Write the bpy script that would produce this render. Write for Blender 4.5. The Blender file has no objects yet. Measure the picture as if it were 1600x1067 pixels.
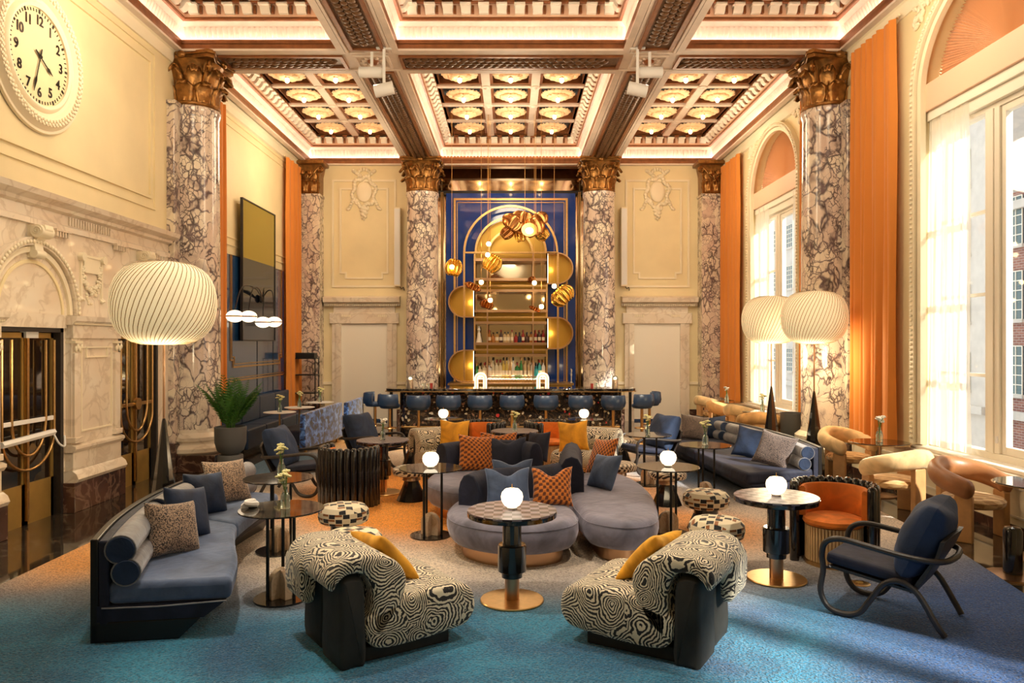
import bpy, bmesh, math, random
from math import sin, cos, pi, radians as R, sqrt, atan2
from mathutils import Vector, Matrix
random.seed(7)
sc = bpy.context.scene
COL = sc.collection

# ---------------------------------------------------------------- camera, light, exposure
F, CX, CY, CH = 1180.0, 798.0, 535.0, 2.05
cam = bpy.data.cameras.new('camera')
cam_o = bpy.data.objects.new('camera', cam); COL.objects.link(cam_o)
cam_o.location = (0, 0, CH); cam_o.rotation_euler = (pi/2, 0, 0)
cam.sensor_width = 36; cam.lens = F/1600*36
cam.shift_x = (800-CX)/1600; cam.shift_y = (CY-533.5)/1600
cam.clip_start = .05; cam.clip_end = 300
sc.camera = cam_o
vs = sc.view_settings
vs.view_transform = 'Standard'; vs.look = 'None'; vs.gamma = 1; vs.use_curve_mapping = False
vs.exposure = 0.38
w = bpy.data.worlds.new('sky'); sc.world = w; w.use_nodes = True
bg = w.node_tree.nodes['Background']
sky = w.node_tree.nodes.new('ShaderNodeTexSky'); sky.sky_type = 'HOSEK_WILKIE'
sky.sun_direction = Vector((.7, -.15, .7)).normalized(); sky.turbidity = 3; sky.ground_albedo = .5
mixw = w.node_tree.nodes.new('ShaderNodeMixRGB'); mixw.inputs[0].default_value = .65
mixw.inputs[2].default_value = (1, .97, .93, 1)
w.node_tree.links.new(sky.outputs[0], mixw.inputs[1]); w.node_tree.links.new(mixw.outputs[0], bg.inputs[0])
bg.inputs[1].default_value = 1.9

def lamp(kind, name, loc, power, col=(1, 1, 1), **kw):
    l = bpy.data.lights.new(name, kind); l.energy = power; l.color = col
    for k, v in kw.items():
        if k != 'aim' and k != 'rot': setattr(l, k, v)
    o = bpy.data.objects.new(name, l); o.location = loc
    if 'aim' in kw: o.rotation_euler = (Vector(kw['aim'])-Vector(loc)).to_track_quat('-Z', 'Y').to_euler()
    if 'rot' in kw: o.rotation_euler = kw['rot']
    COL.objects.link(o); return o
SUN = lamp('SUN', 'sun', (20, 0, 20), 9.0, (1, .9, .76), angle=R(2.5), rot=Vector((-.70, .72, -.72)).to_track_quat('-Z', 'Y').to_euler())
# daylight entering by each window of the street wall (bay centres at 1.2, 8.5 and 15.8 m)
for yc in (1.2, 8.5, 15.8):        # portals only guide the sky light through the windows; they emit nothing
    po = lamp('AREA', 'window_portal', (5.62, yc, 3.0), 1, shape='RECTANGLE', size=4.6, size_y=2.8, rot=(0, R(90), 0)); po.data.cycles.is_portal = True
WARM = (1.0, .74, .45)

# ---------------------------------------------------------------- pixel helpers
def G(px, py, z=0.0):
    s = (py-CY)/(CH-z); return ((px-CX)/s, F/s)
def PY(px, py, Y):
    s = F/Y; return ((px-CX)/s, Y, CH-(py-CY)/s)

# ---------------------------------------------------------------- materials
class NT:
    def __init__(s, name):
        s.m = bpy.data.materials.new(name); s.m.use_nodes = True
        s.t = s.m.node_tree; s.b = s.t.nodes['Principled BSDF']; s.out = s.t.nodes['Material Output']
    def node(s, t, ins=None, **props):
        n = s.t.nodes.new(t)
        for k, v in props.items(): setattr(n, k, v)
        for k, v in (ins or {}).items(): s.put(n.inputs[k], v)
        return n
    def put(s, sock, v):
        if isinstance(v, bpy.types.NodeSocket): s.t.links.new(v, sock)
        elif isinstance(v, (tuple, list)) and len(v) == 3 and sock.type == 'RGBA': sock.default_value = (*v, 1)
        else: sock.default_value = v
    def co(s, kind='Object', scale=None, rot=None):
        c = s.node('ShaderNodeTexCoord').outputs[kind]
        if scale or rot:
            ins = {'Vector': c}
            if scale: ins['Scale'] = scale if isinstance(scale, tuple) else (scale,)*3
            if rot: ins['Rotation'] = rot
            c = s.node('ShaderNodeMapping', ins).outputs[0]
        return c
    def math(s, op, a, b=0.0, c=None):
        n = s.node('ShaderNodeMath', operation=op); s.put(n.inputs[0], a); s.put(n.inputs[1], b)
        if c is not None: s.put(n.inputs[2], c)
        return n.outputs[0]
    def vmath(s, op, a, b):
        n = s.node('ShaderNodeVectorMath', operation=op); s.put(n.inputs[0], a)
        s.put(n.inputs[3] if op == 'SCALE' else n.inputs[1], b); return n.outputs[0]
    def mix(s, f, a, b, blend='MIX'):
        n = s.node('ShaderNodeMixRGB', blend_type=blend); s.put(n.inputs[0], f); s.put(n.inputs[1], a); s.put(n.inputs[2], b); return n.outputs[0]
    def ramp(s, f, stops, interp='LINEAR'):
        n = s.node('ShaderNodeValToRGB', {'Fac': f}); r = n.color_ramp; r.interpolation = interp
        while len(r.elements) < len(stops): r.elements.new(.5)
        for e, (p, c) in zip(r.elements, stops):
            e.position = p; e.color = (*c, 1) if isinstance(c, tuple) else (c, c, c, 1)
        return n.outputs[0]
    def noise(s, v, scale, detail=3, dist=0.0, rough=.5, out=0):
        return s.node('ShaderNodeTexNoise', {'Vector': v, 'Scale': scale, 'Detail': detail, 'Distortion': dist, 'Roughness': rough}).outputs[out]
    def vor(s, v, scale, feature='F1', out='Distance', rand=1.0):
        return s.node('ShaderNodeTexVoronoi', {'Vector': v, 'Scale': scale, 'Randomness': rand}, feature=feature).outputs[out]
    def xyz(s, v): return s.node('ShaderNodeSeparateXYZ', {'Vector': v}).outputs
    def warp(s, v, scale, amt, detail=2):
        n = s.noise(v, scale, detail, out=1)
        return s.vmath('ADD', v, s.vmath('SCALE', s.vmath('SUBTRACT', n, (.5, .5, .5)), amt))
    def bump(s, h, strength=.3, dist=.02):
        s.put(s.b.inputs['Normal'], s.node('ShaderNodeBump', {'Height': h, 'Strength': strength, 'Distance': dist}).outputs[0])
    def set(s, **kw):
        names = dict(col='Base Color', rough='Roughness', metal='Metallic', coat='Coat Weight', sheen='Sheen Weight', trans='Transmission Weight',
                     ior='IOR', emit='Emission Color', es='Emission Strength', spec='Specular IOR Level', alpha='Alpha', sss='Subsurface Weight')
        for k, v in kw.items(): s.put(s.b.inputs[names[k]], v)
        return s

def flat(name, col, rough=.5, metal=0.0, noise=0.0, nscale=6, bump=0.0, bscale=60, **kw):
    t = NT(name); c = col
    if noise:
        n = t.noise(t.co(), nscale, 4)
        f = t.ramp(n, [(.3, 0.0), (.7, 1.0)])
        c = t.mix(f, tuple(x*(1-noise) for x in col), tuple(min(1, x*(1+noise*.6)) for x in col))
    t.set(col=c, rough=rough, metal=metal, **kw)
    if bump: t.bump(t.noise(t.co(), bscale, 3), bump, .01)
    return t.m
def velvet(name, col, sheen=.6, crease=.25):
    t = NT(name); v = t.co()
    n = t.noise(v, 3.5, 4, 1.2)
    c = t.mix(t.ramp(n, [(.3, 0.0), (.7, 1.0)]), tuple(x*.62 for x in col), tuple(min(1, x*1.3+.004) for x in col))
    t.set(col=c, rough=.75, sheen=sheen); t.b.inputs['Sheen Roughness'].default_value = .35
    t.b.inputs['Sheen Tint'].default_value = (*[min(1, x*2+.25) for x in col], 1)
    t.bump(t.noise(v, 9, 3, .8), crease, .03); return t.m
def glow(name, col, st):
    t = NT(name); t.set(col=col, emit=col, es=st, rough=.5); return t.m

MT = {}
MT['cream'] = flat('cream_plaster', (.80, .67, .40), .55, noise=.06, nscale=1.5)
MT['cream_light'] = flat('pale_plaster', (.84, .74, .54), .5, noise=.05, nscale=2)
MT['white_paint'] = flat('white_paint', (.86, .80, .68), .45)
MT['ceil_white'] = flat('ceiling_white', (.70, .58, .48), .5, noise=.08, nscale=5)
MT['ceil_pink'] = flat('ceiling_salmon', (.80, .52, .36), .5)
MT['ceil_brown'] = flat('ceiling_bronze_paint', (.27, .095, .03), .38, metal=.25, noise=.25, nscale=8)
MT['ceil_dark'] = flat('ceiling_dark_gilt', (.16, .08, .035), .42, metal=.35, noise=.35, nscale=14, bump=.4, bscale=40)
MT['ceil_blue'] = flat('coffer_slate', (.055, .085, .11), .6)
MT['bronze'] = flat('carved_bronze', (.30, .135, .032), .3, metal=.7, noise=.45, nscale=12, bump=.3, bscale=30)
MT['gold'] = flat('brushed_brass', (.62, .38, .15), .3, metal=1, noise=.12, nscale=30)
MT['gold_door'] = flat('door_brass', (.50, .31, .085), .40, metal=.6, noise=.15, nscale=4)
MT['rose_gold'] = flat('rose_brass', (.55, .34, .20), .28, metal=1)
MT['ochre'] = flat('gilded_panel', (.46, .27, .045), .34, metal=.65)
MT['copper'] = flat('copper_leaf', (.50, .22, .07), .2, metal=1)
MT['pend_gold'] = flat('pendant_gold', (.85, .52, .12), .22, metal=1)
MT['black'] = flat('black_lacquer', (.012, .010, .010), .12, coat=.6)
MT['black_mat'] = flat('black_metal', (.014, .013, .013), .38, metal=.3)
MT['dark_wood'] = flat('black_stained_wood', (.028, .022, .020), .42, noise=.2, nscale=20)
MT['char'] = flat('charcoal_planter', (.050, .048, .046), .6)
MT['pot_grey'] = flat('grey_planter', (.10, .10, .10), .55)
MT['white_metal'] = flat('white_metal', (.78, .76, .73), .4)
MT['globe'] = glow('lit_opal_glass', (1.0, .84, .60), 1.5)
MT['arch_glow'] = glow('lit_ribbed_glass', (1.0, .80, .62), .75)
MT['bulb'] = glow('lit_bulb', (1.0, .70, .32), 14)
MT['cove_led'] = glow('ceiling_cove_light_strip', (1.0, .84, .68), 26)
MT['led'] = glow('cove_light_strip', (1.0, .86, .70), 5.5)
MT['shade'] = NT('lantern_paper').set(col=(.9, .80, .60), emit=(1.0, .76, .40), es=.36, rough=.7).m
MT['rib'] = flat('lantern_wire', (.36, .24, .11), .7)
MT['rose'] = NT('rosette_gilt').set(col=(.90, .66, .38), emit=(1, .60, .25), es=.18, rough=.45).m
MT['navy'] = velvet('navy_velvet', (.008, .012, .036), .10)
MT['navy_leather'] = flat('navy_leather', (.016, .038, .085), .33, noise=.2, nscale=5, bump=.15, bscale=40)
MT['blue_vel'] = velvet('slate_blue_velvet', (.075, .115, .22), .9)
MT['grey_vel'] = velvet('grey_mauve_velvet', (.17, .165, .225), 1.0)
MT['silver_vel'] = velvet('silver_velvet', (.20, .20, .22), .9)
MT['navy_cush'] = velvet('ink_blue_velvet', (.010, .028, .080), .25)
MT['char_vel'] = velvet('charcoal_velvet', (.016, .015, .012), .25, .1)
MT['yellow'] = velvet('saffron_velvet', (.82, .36, .015), .3)
MT['orange_vel'] = velvet('orange_velvet', (.70, .175, .010), .3, .08)
MT['tan_vel'] = velvet('honey_velvet', (.55, .29, .10), .6, .12)
MT['tan_light'] = velvet('pale_honey_velvet', (.72, .50, .25), .6, .1)
MT['tan_leather'] = flat('cognac_leather', (.36, .15, .055), .4, noise=.2, nscale=5)
MT['oak'] = flat('pale_oak', (.55, .30, .12), .5, noise=.15, nscale=10)
MT['leaf'] = flat('palm_leaf', (.05, .15, .02), .42, noise=.4, nscale=6)
MT['stem'] = flat('flower_stem', (.12, .24, .04), .5)
MT['petal'] = flat('pale_petal', (.86, .82, .42), .5)
MT['petal_w'] = flat('white_petal', (.88, .86, .76), .5)
MT['soil'] = flat('soil', (.03, .018, .01), .9)
t = NT('clear_glass'); t.set(col=(.86, .95, .90), rough=.04, trans=.92, ior=1.35); MT['glass'] = t.m
t = NT('window_glass'); g1 = t.node('ShaderNodeBsdfTransparent', {'Color': (.95, .97, .98)}); g2 = t.node('ShaderNodeBsdfGlossy', {'Roughness': .02})
mx = t.node('ShaderNodeMixShader', {0: .06}); t.t.links.new(g1.outputs[0], mx.inputs[1]); t.t.links.new(g2.outputs[0], mx.inputs[2]); t.t.links.new(mx.outputs[0], t.out.inputs[0]); MT['pane'] = t.m
MT['mirror'] = flat('antique_mirror', (.62, .50, .36), .07, metal=1)
MT['olive_mirror'] = flat('olive_mirror', (.42, .34, .04), .16, metal=.75)
t = NT('smoked_glass'); t.set(col=(.018, .010, .006), rough=.05, coat=.5); MT['smoke'] = t.m
MT['blue_lacq'] = flat('blue_lacquer', (.010, .060, .36), .10, coat=.8)
MT['blue_wall'] = flat('blue_lacquer_panel', (.012, .050, .14), .14, coat=.5)

# breccia marble of the columns
def breccia(name, a, bcol, vein, sc_=5.0, stretch=.7):
    t = NT(name); v = t.co('Object', (1, 1, stretch)); v2 = t.warp(t.warp(v, 2.5, .45, 3), 11, .06, 2)
    def sst(e0, e1, x_): return t.node('ShaderNodeMapRange', {0: x_, 1: e0, 2: e1, 3: 0.0, 4: 1.0}, interpolation_type='SMOOTHSTEP').outputs[0]
    zone = t.noise(v, 1.7, 4, .8); zone2 = t.noise(t.vmath('ADD', v, (9.0, 3.0, 5.0)), 2.6, 4, .6)
    th = sst(.38, .66, zone); e1 = t.vor(v2, sc_, 'DISTANCE_TO_EDGE')
    l1 = t.math('SUBTRACT', 1.0, sst(0.0, 1.0, t.math('DIVIDE', e1, t.math('MULTIPLY_ADD', th, .17, .012))))
    e2 = t.vor(t.warp(v, 9, .10, 3), sc_*2.6, 'DISTANCE_TO_EDGE')
    l2 = t.math('SUBTRACT', 1.0, sst(0.0, 1.0, t.math('DIVIDE', e2, t.math('MULTIPLY_ADD', sst(.45, .68, zone2), .22, .004))))
    cl = t.xyz(t.vor(v2, sc_, 'F1', 'Color'))
    base = t.mix(t.math('MULTIPLY', cl[0], .8), a, bcol)
    base = t.mix(sst(.50, .75, t.noise(v, 3.5, 5, 1.0)), base, tuple(x*.62 for x in bcol))
    vc = t.mix(sst(.35, .65, t.noise(v, 9, 3)), vein, tuple(min(1, x*2.5+.03) for x in vein))
    t.set(col=t.mix(t.math('MULTIPLY', t.math('MAXIMUM', l1, l2), .93), base, vc), rough=.16, coat=.3); return t.m
MT['marble'] = breccia('breccia_marble', (.86, .76, .62), (.66, .50, .42), (.040, .022, .030))
MT['marble_b'] = breccia('breccia_marble_dense', (.80, .70, .54), (.60, .44, .36), (.05, .03, .035), 6.5)
def veined(name, base, b2, vein, sc_=2.0, rough=.2, amt=1.0):
    t = NT(name); v = t.co('Object'); n = t.noise(t.warp(v, 1.6, .6), sc_*1.6, 6, .6)
    l = t.ramp(n, [(.46, 0.0), (.495, 1.0), (.505, 1.0), (.54, 0.0)])
    c = t.mix(t.ramp(t.noise(v, sc_, 4), [(.35, 0.0), (.65, 1.0)]), base, b2)
    t.set(col=t.mix(t.math('MULTIPLY', l, amt), c, vein), rough=rough, coat=.2); return t.m
MT['white_marble'] = veined('white_marble', (.80, .71, .58), (.74, .61, .46), (.52, .40, .28), 1.5, .3, .5)
MT['dark_marble'] = veined('brown_marble', (.10, .045, .032), (.045, .022, .018), (.36, .22, .15), 2.2, .14, .4)
MT['black_marble'] = veined('black_marble', (.010, .009, .009), (.020, .017, .015), (.30, .24, .17), 1.2, .09, .45)
MT['table_marble'] = veined('black_table_marble', (.008, .007, .007), (.012, .010, .009), (.4, .3, .2), 2.0, .06, .18)
MT['travertine'] = veined('travertine', (.58, .42, .27), (.68, .53, .37), (.42, .26, .15), 9, .45, .5)
t = NT('floor_marble'); v = t.co('Object')
br = t.node('ShaderNodeTexBrick', {'Vector': v, 'Scale': 1.0, 'Color1': (.016, .013, .011), 'Color2': (.030, .022, .016), 'Mortar': (.006, .005, .005), 'Mortar Size': .006, 'Brick Width': 1.2, 'Row Height': 1.2}, offset=0.0)
t.set(col=t.mix(t.ramp(t.noise(v, 2.2, 6, 1.0), [(.48, 0.0), (.5, .35), (.52, 0.0)]), br.outputs[0], (.25, .2, .14)), rough=.07, coat=.4); MT['floor'] = t.m

# hand tufted rug: dyed blue at the front and edges, orange pool in the middle
t = NT('tufted_rug'); v = t.co('Object'); X, Y, Z = t.xyz(t.warp(v, .45, 1.1, 3))[:3]
def sstep(a, b, x_): return t.node('ShaderNodeMapRange', {0: x_, 1: a, 2: b, 3: 0.0, 4: 1.0}, interpolation_type='SMOOTHSTEP').outputs[0]
def patch(cx, cy, rx, ry, e0, e1):
    q = t.math('ADD', t.math('POWER', t.math('ABSOLUTE', t.math('DIVIDE', t.math('SUBTRACT', X, cx), rx)), 2.0), t.math('POWER', t.math('ABSOLUTE', t.math('DIVIDE', t.math('SUBTRACT', Y, cy), ry)), 2.0))
    return sstep(e1, e0, t.math('SQRT', q))
nb_ = t.ramp(t.noise(v, .8, 4, .8), [(.36, 0.0), (.64, 1.0)])
blue = t.mix(nb_, (.006, .095, .23), (.028, .29, .50))
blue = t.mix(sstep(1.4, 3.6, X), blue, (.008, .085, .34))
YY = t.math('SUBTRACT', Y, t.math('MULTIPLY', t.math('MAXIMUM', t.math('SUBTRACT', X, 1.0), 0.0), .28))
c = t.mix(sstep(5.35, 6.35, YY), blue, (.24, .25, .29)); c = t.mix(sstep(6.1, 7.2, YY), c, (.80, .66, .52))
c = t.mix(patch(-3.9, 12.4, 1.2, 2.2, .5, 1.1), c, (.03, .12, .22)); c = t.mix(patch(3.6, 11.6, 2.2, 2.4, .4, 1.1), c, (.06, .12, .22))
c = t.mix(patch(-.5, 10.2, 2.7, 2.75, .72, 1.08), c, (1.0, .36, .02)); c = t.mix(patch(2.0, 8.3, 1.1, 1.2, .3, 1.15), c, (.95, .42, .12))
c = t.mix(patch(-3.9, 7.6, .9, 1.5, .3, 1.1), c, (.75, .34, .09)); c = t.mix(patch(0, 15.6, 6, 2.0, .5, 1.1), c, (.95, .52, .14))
sp = t.noise(v, 60, 2)
c = t.mix(t.ramp(sp, [(.34, .7), (.56, 0.0)]), c, t.mix(1.0, c, (.30, .28, .30), 'MULTIPLY'))
c = t.mix(t.ramp(t.noise(v, 75, 2), [(.54, 0.0), (.70, .35)]), c, t.mix(.35, c, (.9, .9, .85)))
t.set(col=c, rough=.95, sheen=.15); t.bump(sp, .9, .03); MT['rug'] = t.m

# concentric rose weave
def swirl(name, a=(.82, .72, .53), bk=(.014, .010, .010), sc_=4.6, freq=38.0):
    t = NT(name); v = t.co(); v2 = t.warp(t.warp(v, 3.0, .22, 2), 24, .022, 1)
    d = t.vor(v2, sc_, 'F1', 'Distance', .9)
    col = t.vor(v2, sc_, 'F1', 'Color', .9)
    s = t.math('SINE', t.math('ADD', t.math('MULTIPLY', t.math('POWER', d, .8), freq*2.1), t.math('MULTIPLY', t.xyz(col)[0], 6.0)))
    s = t.math('ADD', s, t.math('MULTIPLY', t.math('SUBTRACT', t.noise(v, 70, 2), .5), 2.0))
    f = t.ramp(t.math('MULTIPLY_ADD', s, .5, .5), [(.46, 0.0), (.56, 1.0)])
    t.set(col=t.mix(f, bk, a), rough=.85, sheen=.3); t.bump(f, .3, .006); return t.m
MT['swirl'] = swirl('rose_weave')
# woven patterns
def weave(name, a, bk, scale, jitter=.0):
    t = NT(name); v = t.co('Object', scale); X, Y, Z = t.xyz(v)[:3]
    s = t.math('MULTIPLY', t.math('SINE', t.math('ADD', X, Y)), t.math('SINE', t.math('ADD', Z, t.math('MULTIPLY', Y, .6))))
    s = t.math('ADD', s, t.math('MULTIPLY', t.math('SUBTRACT', t.noise(t.co(), 50, 2), .5), jitter))
    f = t.ramp(t.math('MULTIPLY_ADD', s, .5, .5), [(.42, 0.0), (.52, 1.0)])
    t.set(col=t.mix(f, bk, a), rough=.85, sheen=.3); t.bump(s, .4, .008); return t.m
MT['hound'] = weave('houndstooth_weave', (.70, .58, .42), (.03, .015, .012), 95, .6)
def tweed(name, a, bk, sc_):
    t = NT(name); v = t.co(); f = t.ramp(t.noise(v, sc_, 2), [(.44, 0.0), (.54, 1.0)]); t.set(col=t.mix(f, bk, a), rough=.9, sheen=.3); t.bump(t.noise(v, sc_, 2), .6, .01); return t.m
MT['tweed'] = tweed('brown_tweed', (.42, .29, .20), (.03, .022, .022), 110)
MT['tweed_b'] = tweed('grey_brown_tweed', (.20, .145, .125), (.028, .024, .028), 130)
MT['orange_weave'] = weave('orange_basket_weave', (.62, .18, .02), (.13, .03, .008), 100, .3)
MT['tan_weave'] = weave('honey_figured_weave', (.66, .42, .18), (.42, .22, .07), 45, .5)
# checkered stool cloth: broken blocks of black, cream and rust on a round seat
t = NT('block_check_cloth'); v = t.co(); X, Y, Z = t.xyz(v)[:3]
nz = t.xyz(t.node('ShaderNodeNewGeometry').outputs['Normal'])[2]
top = t.math('GREATER_THAN', nz, .62)
ang = t.math('MULTIPLY', t.math('ARCTAN2', Y, X), 22/(2*pi))
def lerp(a, b): return t.math('ADD', t.math('MULTIPLY', a, t.math('SUBTRACT', 1.0, top)), t.math('MULTIPLY', b, top))
U = lerp(ang, t.math('MULTIPLY', X, 14)); V = lerp(t.math('MULTIPLY', Z, 22), t.math('MULTIPLY', Y, 14))
cell = t.node('ShaderNodeCombineXYZ', {0: t.math('FLOOR', U), 1: t.math('FLOOR', V), 2: 0.0}).outputs[0]
chk = t.math('MODULO', t.math('ABSOLUTE', t.math('ADD', t.math('FLOOR', U), t.math('FLOOR', V))), 2.0)
fu = t.math('FRACT', U); fv = t.math('FRACT', V)
inb = t.math('MULTIPLY', t.math('GREATER_THAN', fu, .12), t.math('GREATER_THAN', fv, .12))
wn = t.node('ShaderNodeTexWhiteNoise', {'Vector': cell}).outputs[0]
blk = t.math('MULTIPLY', t.math('MULTIPLY', chk, inb), t.math('LESS_THAN', wn, .82))
rust = t.math('MULTIPLY', t.math('MULTIPLY', t.math('SUBTRACT', 1.0, chk), t.math('GREATER_THAN', fv, .55)), t.math('LESS_THAN', wn, .35))
c = t.mix(blk, (.80, .70, .50), (.012, .012, .016)); c = t.mix(rust, c, (.30, .11, .03))
t.set(col=c, rough=.85, sheen=.2); t.bump(t.noise(v, 130, 2), .3, .005); MT['check'] = t.m
# marquetry table top
t = NT('marquetry_top'); v = t.co()
ck = t.node('ShaderNodeTexChecker', {'Vector': v, 'Scale': 14, 'Color1': (.018, .018, .028), 'Color2': (.24, .22, .27)})
t.set(col=t.mix(t.ramp(t.noise(v, 5, 2), [(.4, 0.0), (.7, .5)]), ck.outputs[0], (.16, .09, .08)), rough=.28, spec=.35); MT['marquetry'] = t.m
# bar front: mother of pearl and coral flecks on black
t = NT('fleck_mosaic'); v = t.co(); d = t.vor(t.warp(v, 6, .12), 11, 'F1'); cc = t.vor(t.warp(v, 6, .12), 11, 'F1', 'Color')
k = t.math('MULTIPLY', t.math('LESS_THAN', d, .34), t.math('GREATER_THAN', t.xyz(cc)[1], .28))
fl = t.ramp(t.xyz(cc)[0], [(0, (.05, .035, .025)), (.4, (.42, .34, .22)), (.65, (.20, .10, .06)), (.8, (.55, .48, .36)), (.93, (.45, .03, .03))], 'CONSTANT')
br2 = t.ramp(t.noise(v, 5, 4, 1.5), [(.47, 0.0), (.5, .4), (.53, 0.0)])
c = t.mix(k, (.012, .009, .008), fl); c = t.mix(br2, c, (.22, .12, .05)); t.set(col=c, rough=.14, coat=.4); MT['mosaic'] = t.m
# blue damask
t = NT('blue_damask'); v = t.co(); n = t.noise(v, 10, 5, .8, .6)
t.set(col=t.ramp(n, [(.42, (.004, .008, .03)), (.48, (.01, .06, .28)), (.55, (.07, .22, .70)), (.66, (.22, .45, .95))]), rough=.5, sheen=.7); MT['damask'] = t.m
def cloth(name, col, trans, rough=.8):
    t = NT(name); tr = t.node('ShaderNodeBsdfTranslucent', {'Color': col}); t.set(col=col, rough=rough, sheen=.2)
    m = t.node('ShaderNodeMixShader', {0: trans}); t.t.links.new(t.b.outputs[0], m.inputs[1]); t.t.links.new(tr.outputs[0], m.inputs[2]); t.t.links.new(m.outputs[0], t.out.inputs[0]); return t.m
MT['orange_cloth'] = cloth('orange_curtain', (.70, .235, .030), .10)
t = NT('sheer_curtain'); tr = t.node('ShaderNodeBsdfTranslucent', {'Color': (.95, .92, .86)}); tp = t.node('ShaderNodeBsdfTransparent')
t.set(col=(.9, .87, .8), rough=.8); m = t.node('ShaderNodeMixShader', {0: .6}); m2 = t.node('ShaderNodeMixShader', {0: .22})
t.t.links.new(t.b.outputs[0], m.inputs[1]); t.t.links.new(tr.outputs[0], m.inputs[2]); t.t.links.new(m.outputs[0], m2.inputs[1]); t.t.links.new(tp.outputs[0], m2.inputs[2]); t.t.links.new(m2.outputs[0], t.out.inputs[0]); MT['sheer'] = t.m
MT['pleat'] = cloth('pleated_silk', (.60, .30, .13), .15)
# town outside
t = NT('brick_wall'); v = t.co('Object', (1, 1, 1)); X, Y, Z = t.xyz(v)[:3]; vv = t.node('ShaderNodeCombineXYZ', {0: Y, 1: Z, 2: 0.0}).outputs[0]
br = t.node('ShaderNodeTexBrick', {'Vector': vv, 'Scale': 1.0, 'Color1': (.36, .16, .12), 'Color2': (.24, .10, .08), 'Mortar': (.42, .34, .30), 'Mortar Size': .014, 'Brick Width': .32, 'Row Height': .11})
t.set(col=br.outputs[0], rough=.9); MT['brick'] = t.m
MT['limestone'] = flat('limestone', (.62, .58, .52), .8, noise=.1, nscale=2)
MT['far_glass'] = flat('far_window_glass', (.10, .16, .17), .1, metal=.3)

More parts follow.
